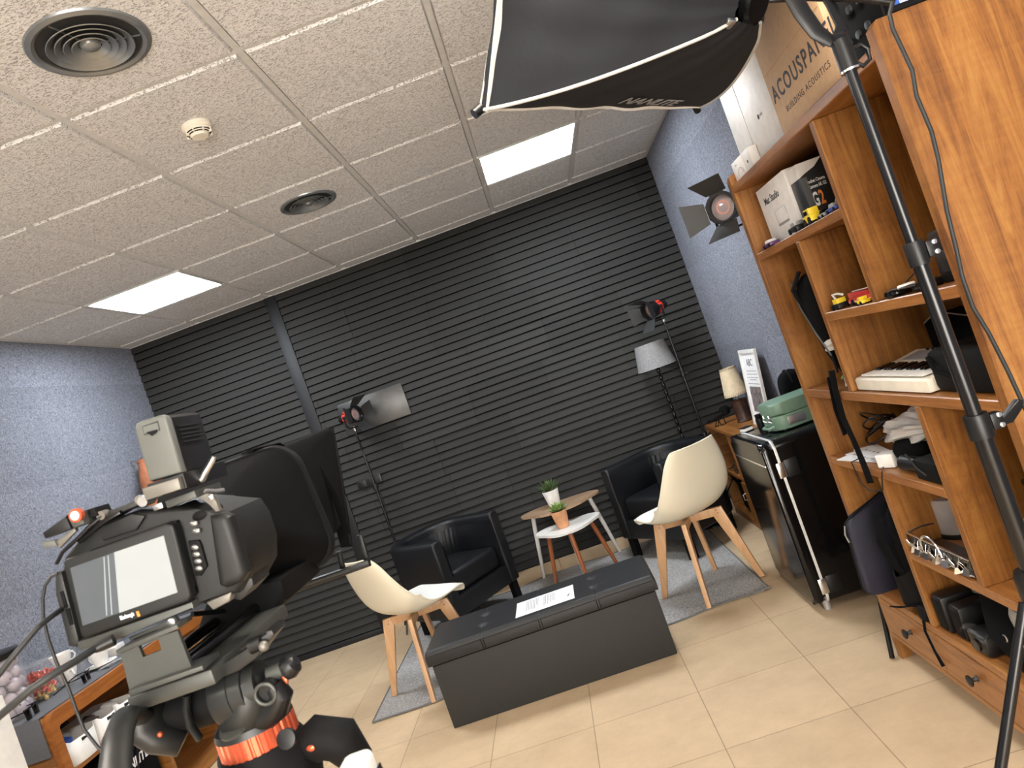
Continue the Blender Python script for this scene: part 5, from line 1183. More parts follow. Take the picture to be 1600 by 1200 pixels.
b = MB(); b.tube([(-.04, 0, .055), (-.03, -.03, .0025), (.01, -.02, .0025), (.02, 0, .06)], .0035, 8); b.build('foot', 'black_metal', t)

# ---------------------------------------------------------------- near light stand with softbox, in front of the bookcase end
PX, PY = 1.312, -3.95
t = thing('heavy_light_stand', 'thick black telescopic light stand with clamps before the near end of the bookcase', 'light stand', (PX, PY, 0))
for (z0, z1, r) in ((0.30, 1.055, .0172), (1.03, 1.41, .0142), (1.39, 1.80, .0110)):
    b = MB(); b.cyl((0, 0, z0), (0, 0, z1), r, seg=28); b.build('pole', 'black_metal', t)
for z, r in ((1.409, .0185), (1.053, .0225)):
    b = MB(); b.lathe([(0, z - .024), (r, z - .024), (r, z + .020), (r * .95, z + .024), (0, z + .024)], seg=32); k = b.build('clamp', 'black_plastic', t)
    b = MB(); b.box((r + .010, -.0, z), (.024, .022, .034), None, .004); b.build('clamp_lug', 'black_plastic', k)
    for dz in (-.009, .011):
        b = MB(); b.lathe([(0, 0), (.005, 0), (.005, .003), (0, .005)], (r + .014, -.011, z + dz), 14, (0, -1, 0)); b.build('bolt', 'chrome', k)
b = MB(); b.prism([(.03, -.012), (.05, .004), (.082, .026), (.092, .022), (.088, .008), (.06, -.014)], -.008, .008, ((0, 0, 1.053), (1, 0, 0), (0, 0, 1), (0, 1, 0)), .003); b.build('lever', 'black_plastic', t)
b = MB(); b.lathe([(0, 1.790), (.0175, 1.790), (.0175, 1.835), (.0165, 1.85), (0, 1.85)], seg=28); b.build('top_socket', 'black_plastic', t)
b = MB(); b.lathe([(.011, 1.786), (.0180, 1.786), (.0180, 1.790), (.011, 1.790)], seg=28, close=True); b.build('socket_ring', 'chrome', t)
b = MB(); b.tube([(.016, 0, 1.825), (.034, 0, 1.828), (.044, 0, 1.815), (.042, 0, 1.795), (.026, 0, 1.787), (.016, 0, 1.797)], .0045, 10); b.build('tightening_loop', 'black_plastic', t)
b = MB(); b.lathe([(0, .685), (.030, .685), (.033, .695), (.033, .745), (.030, .755), (0, .755)], seg=28); b.build('leg_hub', 'black_plastic', t)
for (dx, dy) in ((-.425, -.05), (.33, -.38), (-.02, -.50)):
    b = MB(); d = Vector((dx, dy, 0)).normalized(); b.tube([d * .034 + Vector((0, 0, .70)), Vector((dx, dy, .012))], .0105, 14); lg = b.build('leg', 'black_metal', t)
    b = MB(); b.cyl((dx, dy, 0), (dx, dy, .02), .014, seg=14); b.build('rubber_foot', 'black_plastic', lg)
b = MB(); b.lathe([(0, 0), (.005, 0), (.004, .004), (0, .005)], (-.066, -.018, .625), 12, (0, -1, 0)); b.build('rivet', 'chrome', t)

H_ = Vector((1.28, -3.76, 2.04)); c1 = Vector((0.62, -3.72, 2.06)); c2 = Vector((1.28, -3.10, 2.06)); c3 = Vector((0.88, -4.00, 2.52)); c4 = c2 + c3 - c1
ctr = (c2 + c3) / 2; ax = (ctr - H_).normalized()
# lamp head held in a yoke on the stand
t = thing('studio_lamp', 'black studio lamp head in a curved yoke on top of the thick stand', 'studio light', (1.312, -3.95, 1.85))
b = MB(); b.tube([(1.298, -3.95, 1.852), (1.276, -3.951, 1.880), (1.262, -3.952, 1.925), (1.256, -3.945, 1.99), (1.262, -3.93, 2.03)], [.008, .011, .012, .012, .012], 14, flat=(.5, 1.5)); b.build('yoke_arm', 'black_plastic', t, world=True)
b = MB(); b.tube([(1.308, -3.945, 1.852), (1.335, -3.93, 1.875), (1.342, -3.91, 1.93), (1.340, -3.89, 1.99), (1.335, -3.88, 2.03)], [.008, .011, .012, .012, .012], 14, flat=(.5, 1.5)); b.build('yoke_arm', 'black_plastic', t, world=True)
b = MB(); b.tube([(1.296, -3.95, 1.855), (1.322, -3.945, 1.855)], .012, 12); b.build('yoke_base', 'black_plastic', t, world=True)
b = MB(); b.tube([H_ + Vector((0, 0, .035)), (1.285, -3.80, 2.10), (1.335, -3.93, 2.115), (1.345, -3.96, 2.12)], [.030, .05, .05, .03], 32); b.build('lamp_housing', 'black_plastic', t, world=True)
b = MB(); b.tube([(1.235, -3.90, 1.990), (1.30, -3.91, 1.966), (1.40, -3.915, 1.922), (1.452, -3.92, 1.890)], [.005, .007, .008, .006], 12); b.build('power_lead_sleeve', 'black_plastic', t, world=True)
b = MB(); b.tube([(1.445, -3.925, 1.890), (1.43, -3.93, 1.87), (1.426, -3.93, 1.84), (1.434, -3.93, 1.75), (1.425, -3.93, 1.70), (1.429, -3.93, 1.625), (1.423, -3.93, 1.567), (1.405, -3.93, 1.467), (1.397, -3.93, 1.389), (1.390, -3.93, 1.338), (1.389, -3.93, 1.272), (1.401, -3.93, 1.214), (1.411, -3.93, 1.13), (1.417, -3.93, 1.055), (1.427, -3.93, .937), (1.44, -3.94, .6), (1.43, -3.97, .1), (1.40, -4.1, .01)], .0042, 12); b.build('power_cable', 'cable_grey', t, world=True)

t = thing('softbox', 'large black fabric softbox with pale piping at the top of the picture', 'softbox', tuple(H_))
def outward(p):
    d = p - H_; d = d - ax * d.dot(ax); return d.normalized() if d.length > 1e-5 else Vector((0, 0, 0))
def rib(c, v):
    p = H_.lerp(c, v); d = (c - H_); d = d - ax * d.dot(ax)
    return p + d.normalized() * (.062 * math.sin(PI * v) ** .8 + .045 * min(1, v * 9) * (1 - v))
def panel(ca, cb, sag):
    def f(u, v):
        vv = v; a, c = rib(ca, vv), rib(cb, vv); p = a.lerp(c, u)
        ins = -outward(p) * sag * 4 * u * (1 - u) * vv
        wr = outward(p) * (.0035 * math.sin(u * 26 + v * 5) * math.sin(PI * u) + .003 * math.sin(v * 19 - u * 7) * math.sin(PI * u))
        return p + ins + wr
    return f
for ca, cb, sg in ((c1, c2, .004), (c2, c4, .02), (c4, c3, .02), (c3, c1, .015)):
    b = MB(); f = panel(ca, cb, sg); b.grid(lambda u, v: f(u, .06 + .94 * v), 36, 40, .002); b.build('side_panel', 'softbox_fabric', t, world=True, angle=80)
for c in (c1, c2, c3, c4):
    b = MB(); b.tube([rib(c, .05 + .95 * k / 24) + outward(rib(c, .5)) * .003 for k in range(25)], .0042, 10); b.build('rib_piping', 'piping', t, world=True)
    b = MB(); d = (c - ctr).normalized(); b.tube([c - d * .006, c + d * .020], .012, 14); b.build('corner_cap', 'black_plastic', t, world=True)
for ca, cb in ((c1, c2), (c2, c4), (c4, c3), (c3, c1)):
    f = panel(ca, cb, .004 if ca is c1 else .02); b = MB(); b.tube([f(k / 20, 1.0) for k in range(21)], .0036, 8); b.build('rim_piping', 'piping' if (ca is c3) else 'black_fabric', t, world=True)
b = MB(); f1 = panel(c1, c2, .0); f2 = panel(c3, c4, .0)
b.grid(lambda u, v: f1(u, 1.0).lerp(f2(u, 1.0), v) - ax * .02, 16, 16, .001); b.build('diffuser', 'white_plastic', t, world=True)
b = MB(); b.tube([H_ + ax * .03, H_ + ax * .005], [.042, .040], 36); b.build('mounting_ring', 'black_metal', t, world=True)
b = MB(); q = rib(c1, .07); b.box(tuple(q), (.022, .030, .012), (0, .3, .3), .004); b.build('rib_clip', 'steel', t, world=True)
# lettering on the lower panel
lp = panel(c1, c2, .004); o0 = lp(.50, .80); A = (lp(.80, .80) - lp(.50, .80)).normalized(); Bv = (lp(.5, .5) - lp(.5, .80)).normalized(); 
text('NANLITE', .062, tuple(lp(.46, .83) + A.cross(Bv).normalized() * .006), tuple(A), tuple(Bv), .0004, 'silver_ink', t, bold=.001)

# ---------------------------------------------------------------- low cabinet along the left wall
LX = -1.93; LT = .78
t = thing('side_cabinet', 'orange wooden cabinet along the left wall under a grey cloth', 'cabinet', (LX, -1.75, 0))
b = MB(); out = []; 
ys0, ys1 = -2.44, -1.05
# rounded front frame: outer minus inner, as four members with rounded near top corner
def lp_(name, m, x0, x1, y0, y1, z0, z1, bv=.004): b = MB(); b.bb(x0, x1, y0, y1, z0, z1, bv, 2); return b.build(name, m, t, world=True)
b = MB()
R_ = .05; q = [(ys0 + R_ - R_ * math.cos(k * PI / 12), LT - R_ + R_ * math.sin(k * PI / 12)) for k in range(7)]
qi = [(ys0 + .045 + .015 - .015 * math.cos(k * PI / 12), LT - .065 - .015 + .015 * math.sin(k * PI / 12)) for k in range(7)]
poly = [(ys0, 0)] + q + [(ys1, LT), (ys1, LT - .065)] + list(reversed(qi)) + [(ys0 + .045, 0)]
b.prism([(a + 1.75, c) for a, c in poly], 0, .030, ((0, 0, 0), (0, 1, 0), (0, 0, 1), (-1, 0, 0)), 0); b.build('front_frame', 'wood_edge_h', t, smooth=False)
lp_('end_panel', 'wood_x', XL + .012, LX - .031, ys0, ys0 + .024, 0, LT - .004)
lp_('end_panel', 'wood_x', XL + .012, LX - .031, ys1 - .024, ys1, 0, LT - .004)
lp_('top_board', 'wood_h', XL + .012, LX - .031, ys0 + .024, ys1 - .024, LT - .03, LT - .002)
lp_('shelf', 'wood_h', XL + .012, LX - .004, ys0 + .046, ys1 - .024, .494, .514)
lp_('bottom_board', 'wood_h', XL + .022, LX - .004, ys0 + .046, ys1 - .024, .0, .024)
lp_('divider', 'wood_x', XL + .022, LX - .004, -1.785, -1.755, .024, .494)
lp_('back_panel', 'wood_h', XL + .012, XL + .02, ys0 + .024, ys1 - .024, .02, LT - .03, 0)
t = thing('table_runner', 'grey cloth runner covering the left cabinet and hanging over its near end', 'cloth', (-2.15, -1.75, LT))
b = MB(); b.bb(XL + .012, LX - .034, ys0 - .005, ys1, LT, LT + .004); b.bb(XL + .012, LX - .034, ys0 - .009, ys0 - .005, LT - .17, LT + .004)
b.build('cloth', 'runner', t, world=True, smooth=False)
ZR = LT + .0045
# jar of lilac balls
t = thing('ball_jar', 'big clear jar full of lilac balls on the grey runner', 'jar', (-2.205, -2.325, ZR))
b = MB(); b.lathe([(0, .002), (.115, .002), (.121, .008), (.121, .27), (.117, .27), (.117, .010), (0, .006)], seg=40); b.build('glass', 'clear', t)
b = MB(); b.lathe([(0, .272), (.125, .272), (.127, .278), (.127, .298), (.12, .302), (0, .302)], seg=40); b.build('lid', 'black_plastic', t)
rnd = random.Random(11); balls = []
for layer in range(5):
    nn = 8; zz = .042 + layer * .052
    for k in range(nn):
        a = 2 * PI * (k + .5 * (layer % 2)) / nn + rnd.uniform(-.06, .06); balls.append((.080 * math.cos(a), .080 * math.sin(a), zz + rnd.uniform(-.004, .004)))
    balls.append((rnd.uniform(-.01, .01), rnd.uniform(-.01, .01), zz + .01))
bm0 = None
for i, (x, y, z) in enumerate(balls):
    if bm0 is None:
        b = MB(); b.sphere((0, 0, 0), .031, 20, 14); o = b.build('ball', 'ball', None, angle=180); bm0 = o
    else:
        o = bm0.copy(); C.objects.link(o)
    o.location = (-2.205 + x, -2.325 + y, ZR + z); o.rotation_euler = (rnd.uniform(0, 3), rnd.uniform(0, 3), 0)
    tag(o, 'lilac ball inside the big clear jar', 'ball', 'lilac balls in the clear jar')
    b = MB(); b.sphere((0, 0, .0295), .0042, 8, 6); b.build('hole', 'dark_hole', o)
# candy jar
t = thing('candy_jar', 'clear square jar with red and yellow sweets next to the lilac balls', 'jar', (-2.215, -2.085, ZR))
b = MB(); b.box((0, 0, .085), (.15, .13, .165), None, .012, 3); b.build('glass', 'clear', t)
b = MB(); b.box((0, 0, .172), (.155, .135, .010), None, .004); b.build('lid', 'clear', t)
rnd = random.Random(4)
def sweets(nm, m, zc, n, lbl):
    b = MB()
    for k in range(n): b.box((rnd.uniform(-.055, .055), rnd.uniform(-.045, .045), zc + rnd.uniform(-.018, .018)), (.026, .014, .012), (rnd.uniform(0, 3), rnd.uniform(0, 3), rnd.uniform(0, 3)), .003, 1)
    o = b.build(nm, m, t); o['kind'] = 'stuff'; lab(o, lbl)
sweets('red_sweets', 'candy_red', .105, 60, 'wrapped red sweets'); sweets('red_sweets', 'candy_red', .05, 30, 'wrapped red sweets'); sweets('yellow_sweets', 'candy_yellow', .028, 50, 'wrapped yellow sweets')
def cup(name, label, c, s=1.0, rz=0, flip=False, lift=0):
    t = thing(name, label, 'cup', c, rz, 'white cups on the grey runner')
    pr = [(0, 0), (.026, 0), (.028, .004), (.034, .03), (.043, .062), (.0425, .064), (.039, .062), (.03, .03), (.024, .008), (0, .006)]
    if flip: pr = [(r, .064 - h) for r, h in pr]
    pr = [(r * s, h * s) for r, h in pr]
    b = MB(); b.lathe(pr, seg=32); b.build('bowl', 'white_plastic', t, angle=40)
    b = MB(); b.tube([(.034 * s, 0, .048 * s), (.055 * s, 0, .052 * s), (.062 * s, 0, .036 * s), (.052 * s, 0, .020 * s), (.030 * s, 0, .018 * s)], .0042 * s, 10); b.build('handle', 'white_plastic', t)
    return t
cup('cup', 'white cup standing lower in the pair beside the sweets jar', (-2.19, -1.93, ZR), 1.25, -.5)
cup('cup', 'white cup balanced on top of another behind the sweets jar', (-2.19, -1.93, ZR + .081), 1.15, 1.2)
t = thing('saucer', 'white saucer under the wide cup at the runner edge', 'saucer', (-2.105, -1.79, ZR))
b = MB(); b.lathe([(0, .002), (.035, .001), (.04, .004), (.074, .016), (.073, .018), (.04, .008), (0, .006)], seg=40); b.build('dish', 'white_plastic', t, angle=50)
cup('cup', 'white cup sitting on the saucer', (-2.105, -1.79, ZR + .0085), 1.15, 2.9)
t = thing('small_box', 'small white box behind the saucer on the runner', 'box', (-2.18, -1.57, ZR), .2)
b = MB(); b.bb(-.04, .04, -.06, .06, 0, .045, .004); b.build('carton', 'box_white', t)
def glass_(c, lbl):
    t = thing('drinking_glass', lbl, 'glass', c, 0, 'clear glasses on the runner')
    b = MB(); b.lathe([(0, 0), (.026, 0), (.031, .095), (.0295, .095), (.025, .006), (0, .006)], seg=28); b.build('vessel', 'clear', t, angle=40)
glass_((-2.19, -1.70, ZR), 'clear glass between the saucer and the small white box'); glass_((-2.24, -1.76, ZR), 'clear glass standing nearer the blue wall behind the saucer')
def shades(c, rz, label, s=1.0):
    t = thing('sunglasses', label, 'sunglasses', c, rz, 'black sunglasses on the runner')
    for sy in (-1, 1):
        b = MB(); b.grid(lambda u, v: Vector((.004 * math.cos(PI * (u - .5)) * 2, (sy * .034 + .028 * (2 * u - 1) * (1 - .25 * (1 - v))) * s, (.004 + .042 * v) * s)), 8, 6, .002); b.build('lens', 'black_gloss', t)
        b = MB(); b.tube([(0, sy * .066 * s, .040 * s), (-.06 * s, sy * .064 * s, .036 * s), (-.13 * s, sy * .055 * s, .010 * s)], .003, 8); b.build('temple', 'black_plastic', t)
    b = MB(); b.tube([(.004, -.066 * s, .045 * s), (.008, 0, .040 * s), (.004, .066 * s, .045 * s)], .003, 8); b.build('frame', 'black_plastic', t)
shades((-2.03, -2.385, ZR), .3, 'big black sunglasses at the near end of the runner below the balls', 1.15)
shades((-2.02, -2.035, ZR), .35, 'black sunglasses on the runner in front of the sweets jar')
t = thing('tangled_cable', 'grey tangled cable on the runner in front of the saucer', 'cord', (-2.02, -1.84, ZR))
b = MB(); rnd = random.Random(8); b.tube([(.04 * math.sin(k * 1.9), .06 * math.cos(k * 1.3), .003 + .010 * abs(math.sin(k))) for k in range(18)], .0028, 6); b.build('cord', 'ink_grey', t)
# white bins in the cabinet opening
def bin_(y0, y1, label, items):
    t = thing('storage_bin', label, 'storage bin', (-2.03, (y0 + y1) / 2, .5145), 0, 'white plastic bins in the left cabinet')
    w = (y1 - y0) / 2; h = .115
    b = MB()
    def wall(pts, z1f):
        n = len(pts); lo = [b.bm.verts.new((p[0], p[1], 0)) for p in pts]; hi = [b.bm.verts.new((p[0] * 1.04, p[1] * 1.02, z1f(p))) for p in pts]
        for i in range(n): b.bm.faces.new([lo[i], lo[(i + 1) % n], hi[(i + 1) % n], hi[i]])
        b.bm.faces.new(lo)
    pts = []
    for k in range(13): a = -PI / 2 + k * PI / 12; pts.append((.055 + .045 * math.cos(a), w * .98 * math.sin(a)))
    pts += [(-.12, w * .98), (-.12, -w * .98)]
    wall(pts, lambda p: h - (.012 if p[0] > .085 else 0))
    o = b.build('bin', 'white_plastic', t, angle=40); md = o.modifiers.new('s', 'SOLIDIFY'); md.thickness = .003
    b = MB(); b.box((.1005, -.0, .088), (.006, .055, .016), None, .004); lab(b.build('hand_slot', 'dark_hole', t), 'dark hand slot')
    for k, (m, s) in enumerate(items):
        b = MB(); b.box((.02 - .04 * k, (k - 1) * w * .45, .075), (.05, w * .7, .09), (.2 * k, .3, .4 * k), .006); b.build('content', m, t)
bin_(-2.39, -2.165, 'nearest white bin holding a twisted cable and blue packet', (('tag_blue', 1), ('ink_grey', 1), ('beige_fabric', 1)))
bin_(-2.16, -2.015, 'white bin in the middle with dark bottles above it', (('box_dark_grey', 1), ('dark_wood', 1)))
bin_(-2.01, -1.885, 'farthest white bin holding white plastic parts', (('white_plastic', 1), ('paper', 1)))
t = thing('glass_bottle', 'brown glass bottle lying behind the white bins', 'bottle', (-2.22, -2.02, .5155))
b = MB(); b.lathe([(0, 0), (.032, 0), (.034, .006), (.034, .10), (.014, .13), (.013, .17), (0, .17)], seg=24); b.build('bottle', 'dark_wood', t)
b = MB(); b.lathe([(0, .17), (.015, .17), (.015, .185), (0, .185)], seg=18); b.build('cap', 'orange_ink', t)
t = thing('cloth_bundle', 'brown striped cloth sticking out beside the nearest bin', 'cloth', (-2.075, -2.415 + .022, .5155))
for k in range(5):
    b = MB(); b.tube([(.085 + .004 * k, .012 - .004 * k, .02 * k + .012), (.06, .02, .03 + .02 * k), (.02, .012, .02 + .02 * k)], .009, 8); b.build('fold', 'beige_fabric' if k % 2 else 'dark_wood', t)
# black bag on the floor before the cabinet
t = thing('equipment_bag', 'large black equipment bag with white lettering in the bottom of the left cabinet', 'bag', (-2.08, -2.10, .026))
b = MB(); b.box((0, 0, .205), (.26, .56, .41), None, .03, 4, taper=(.96, .97)); b.build('bag', 'black_fabric', t)
text('NANLITE', .060, (-1.9445, -2.155, .318), (0, 1, 0), (0, 0, 1), .0005, 'white_ink', t, bold=.0012, shear=.25)
b = MB(); b.tube([(.125, -.18, .36), (.137, -.10, .28), (.137, .0, .25), (.137, .08, .28), (.125, .14, .36)], .008, 8, flat=(1.4, .3)); b.build('handle', 'black_matte', t)
t = thing('white_cabinet', 'plain white cabinet side cut by the lower left picture corner', 'cabinet', (-1.62, -3.30, 0))
b = MB(); e1 = (-1.402, -3.200, 1.060)
b.bb(XL + .02, e1[0], -3.75, -3.2, 0.02, e1[2], .003); b.build('carcass', 'white_plastic', t, world=True)
b = MB(); b.bb(XL + .03, e1[0] - .01, -3.74, -3.21, 0, .02); b.build('plinth', 'ink_grey', t, world=True)

# ---------------------------------------------------------------- camera rig on a tripod in the foreground
def outl(pts): return [(p[0], p[2]) for p in pts]
def slab(name, m, pts, y0, y1, parent, bevel=0.002, smooth=True, seg=2):
    """closed outline given as world points on one vertical plane, real depth from y0 to y1"""
    b = MB(); b.prism(outl(pts), y0, y1, ((0, 0, 0), (1, 0, 0), (0, 0, 1), (0, 1, 0)), bevel, seg); return b.build(name, m, parent, world=True, smooth=smooth, angle=40)
cm = thing('cinema_camera', 'black cinema camera on the tripod with its rear screen lit', 'camera', (0.03, -4.56, 1.30))
slab('camera_body', 'body_grey', [(-0.040, -4.585, 1.422), (-0.019, -4.585, 1.435), (0.015, -4.585, 1.445), (0.052, -4.585, 1.445), (0.107, -4.585, 1.433), (0.128, -4.585, 1.423), (0.163, -4.585, 1.408), (0.168, -4.585, 1.388), (0.167, -4.585, 1.358), (0.158, -4.585, 1.332), (0.140, -4.585, 1.316), (0.095, -4.585, 1.322), (-0.053, -4.585, 1.324), (-0.062, -4.585, 1.342), (-0.058, -4.585, 1.387)], -4.585, -4.49, cm, .006, seg=3)
slab('top_housing', 'body_grey', [(0.012, -4.589, 1.429), (0.022, -4.589, 1.441), (0.057, -4.589, 1.443), (0.071, -4.589, 1.436), (0.056, -4.589, 1.424), (0.014, -4.589, 1.425)], -4.589, -4.584, cm, .002)
slab('side_frame', 'dark_metal', [(-0.050, -4.592, 1.409), (-0.042, -4.592, 1.408), (-0.050, -4.592, 1.328), (-0.056, -4.592, 1.321), (-0.064, -4.592, 1.325), (-0.057, -4.592, 1.385)], -4.592, -4.575, cm, .002)
slab('port_cover', 'black_matte', [(-0.051, -4.594, 1.387), (-0.047, -4.594, 1.387), (-0.048, -4.594, 1.368), (-0.052, -4.594, 1.368)], -4.5935, -4.591, cm, .0004)
slab('port_cover', 'black_matte', [(-0.052, -4.594, 1.366), (-0.047, -4.594, 1.366), (-0.049, -4.594, 1.347), (-0.053, -4.594, 1.347)], -4.5935, -4.591, cm, .0004)
bz = slab('screen_bezel', 'body_grey', [(-0.029, -4.603, 1.417), (-0.025, -4.603, 1.420), (0.098, -4.603, 1.420), (0.105, -4.603, 1.416), (0.106, -4.603, 1.410), (0.098, -4.603, 1.335), (0.093, -4.603, 1.329), (-0.033, -4.603, 1.329), (-0.038, -4.603, 1.333)], -4.603, -4.585, cm, .003, seg=3)
def flat(name, m, pts, y, parent, d=.0006): return slab(name, m, pts, y - d, y, parent, 0, False)
sc = flat('screen', 'screen_light', [(0.032, -4.604, 1.409), (0.092, -4.604, 1.408), (0.085, -4.604, 1.343), (0.014, -4.604, 1.343)], -4.603, bz); sc['label'] = 'bright whitish half of the rear screen'
sd = flat('screen', 'screen_dark', [(-0.022, -4.604, 1.409), (0.032, -4.604, 1.409), (0.014, -4.604, 1.343), (-0.031, -4.604, 1.343)], -4.603, bz); sd['label'] = 'dark half of the rear screen'
flat('screen_line', 'screen_line', [(0.019, -4.604, 1.408), (0.020, -4.604, 1.408), (0.008, -4.604, 1.370), (0.000, -4.604, 1.345), (-0.001, -4.604, 1.345), (0.007, -4.604, 1.371)], -4.6036, bz)
flat('screen_line', 'screen_line', [(0.024, -4.604, 1.408), (0.025, -4.604, 1.408), (0.014, -4.604, 1.371), (0.006, -4.604, 1.344), (0.005, -4.604, 1.344), (0.013, -4.604, 1.371)], -4.6036, bz)
p_, q_ = Vector((0.013, -4.604, 1.336)), Vector((0.033, -4.604, 1.336))
text('Blackmagic', .0062, tuple(p_ - Vector((0, 0, .001))), tuple(q_ - p_), (0, 0, 1), .0001, 'white_ink', bz, xs=.62, bold=.0002)
flat('brand_mark', 'orange_ink', [(0.033, -4.604, 1.338), (0.036, -4.604, 1.338), (0.036, -4.604, 1.332), (0.033, -4.604, 1.332)], -4.6036, bz)['label'] = 'small orange mark'
slab('hinge', 'black_matte', [(0.102, -4.592, 1.419), (0.105, -4.592, 1.418), (0.098, -4.592, 1.333), (0.093, -4.592, 1.330)], -4.592, -4.584, cm, .001)
slab('button_panel', 'black_matte', [(0.108, -4.589, 1.392), (0.120, -4.589, 1.389), (0.121, -4.589, 1.383), (0.119, -4.589, 1.358), (0.108, -4.589, 1.350), (0.102, -4.589, 1.352), (0.107, -4.589, 1.383)], -4.589, -4.584, cm, .0015)
for p in ((0.122, -4.590, 1.409), (0.122, -4.590, 1.400), (0.114, -4.590, 1.383), (0.113, -4.590, 1.375), (0.112, -4.590, 1.367), (0.110, -4.590, 1.359)):
    b = MB(); b.sphere(p, .0044, 18, 12, (1.15, .55, .75), (0, .35, 0)); b.build('button', 'button_metal', cm, world=True)
# hand grip bulging back on the right
slab('hand_grip', 'body_grey', [(0.146, -4.603, 1.411), (0.162, -4.603, 1.409), (0.169, -4.603, 1.403), (0.166, -4.603, 1.337), (0.156, -4.603, 1.329), (0.137, -4.603, 1.328), (0.130, -4.603, 1.334)], -4.603, -4.58, cm, .009, seg=4)
b = MB(); g0, g1 = Vector((0.156, -4.570, 1.392)), Vector((0.144, -4.570, 1.328))
b.tube([g0, g0.lerp(g1, .2), g0.lerp(g1, .8), g1], [.010, .015, .015, .010], 24); b.build('grip_front', 'body_grey', cm, world=True, angle=80)
b = MB(); b.sphere((0.129, -4.570, 1.415), .017, 24, 14, (1.2, 1, .7)); b.build('shutter_hump', 'black_matte', cm, world=True)
for p in ((0.146, -4.530, 1.376), (0.141, -4.520, 1.362), (0.137, -4.515, 1.350), (0.135, -4.510, 1.339)):
    b = MB(); b.sphere(p, .0022, 10, 8); b.build('stud', 'steel', cm, world=True)
b = MB(); b.tube([(.065, -4.49, 1.365), (.065, -4.45, 1.365), (.065, -4.40, 1.365), (.065, -4.34, 1.365)], [.046, .050, .046, .055], 36); b.build('lens', 'black_matte', cm, world=True)
# cage
slab('cage_top', 'dark_metal', [(0.017, -4.590, 1.455), (0.075, -4.590, 1.456), (0.076, -4.590, 1.450), (0.019, -4.590, 1.447)], -4.59, -4.55, cm, .002)
slab('cage_top', 'black_metal', [(-0.012, -4.595, 1.436), (0.018, -4.595, 1.448), (0.048, -4.595, 1.451), (0.048, -4.595, 1.447), (0.020, -4.595, 1.443), (-0.009, -4.595, 1.431)], -4.595, -4.57, cm, .001)
for p in ((0.027, -4.597, 1.453), (0.075, -4.597, 1.455)):
    b = MB(); b.cyl(p, Vector(p) + Vector((0, .012, 0)), .005, seg=16); b.build('cage_bolt', 'beige_metal', cm, world=True)
slab('cage_plate', 'grey_metal', [(0.101, -4.595, 1.444), (0.138, -4.595, 1.444), (0.138, -4.595, 1.435), (0.101, -4.595, 1.435)], -4.595, -4.53, cm, .002)
slab('clamp_block', 'steel', [(0.085, -4.594, 1.444), (0.097, -4.594, 1.444), (0.097, -4.594, 1.437), (0.085, -4.594, 1.437)], -4.594, -4.56, cm, .002)
slab('cage_bottom', 'grey_metal', [(-0.047, -4.600, 1.327), (0.095, -4.600, 1.327), (0.094, -4.600, 1.319), (0.010, -4.600, 1.318), (0.005, -4.600, 1.314), (-0.049, -4.600, 1.317)], -4.60, -4.50, cm, .002)
slab('cage_corner', 'beige_metal', [(0.101, -4.585, 1.319), (0.134, -4.585, 1.321), (0.127, -4.585, 1.311), (0.106, -4.585, 1.308)], -4.585, -4.52, cm, .002)
slab('cage_side', 'dark_metal', [(0.134, -4.570, 1.320), (0.155, -4.570, 1.332), (0.153, -4.570, 1.317), (0.132, -4.570, 1.306), (0.123, -4.570, 1.311)], -4.57, -4.52, cm, .002)
slab('latch_lever', 'grey_metal', [(0.016, -4.607, 1.314), (0.065, -4.607, 1.316), (0.074, -4.607, 1.319), (0.077, -4.607, 1.312), (0.072, -4.607, 1.305), (0.059, -4.607, 1.307), (0.018, -4.607, 1.308)], -4.607, -4.60, cm, .0012)
slab('latch_slot', 'black_matte', [(0.022, -4.608, 1.311), (0.051, -4.608, 1.312), (0.051, -4.608, 1.309), (0.023, -4.608, 1.308)], -4.6085, -4.6065, cm, 0)
b = MB(); b.sphere((0.070, -4.609, 1.314), .0055, 16, 10, (1, .4, 1)); b.build('latch_pin', 'steel', cm, world=True)
b = MB(); b.tube([(0.127, -4.570, 1.452), (0.139, -4.570, 1.454), (0.147, -4.570, 1.462), (0.157, -4.570, 1.470), (0.160, -4.570, 1.473)], [.0045, .0045, .004, .0035, .003], 12); lab(b.build('steel_lever', 'steel', cm, world=True), 'bent steel lever')
slab('hook_lever', 'beige_metal', [(0.144, -4.600, 1.435), (0.152, -4.600, 1.436), (0.159, -4.600, 1.432), (0.159, -4.600, 1.424), (0.161, -4.600, 1.413), (0.155, -4.600, 1.413), (0.153, -4.600, 1.423), (0.145, -4.600, 1.431)], -4.60, -4.594, cm, .001)
b = MB(); b.sphere((0.157, -4.602, 1.430), .0035, 14, 8, (1, .5, 1)); b.build('lever_pin', 'chrome', cm, world=True)
b = MB(); b.tube([(0.134, -4.580, 1.437), (0.138, -4.570, 1.439), (0.143, -4.560, 1.435), (0.148, -4.550, 1.433)], .0026, 10); b.build('spring_wire', 'steel', cm, world=True)
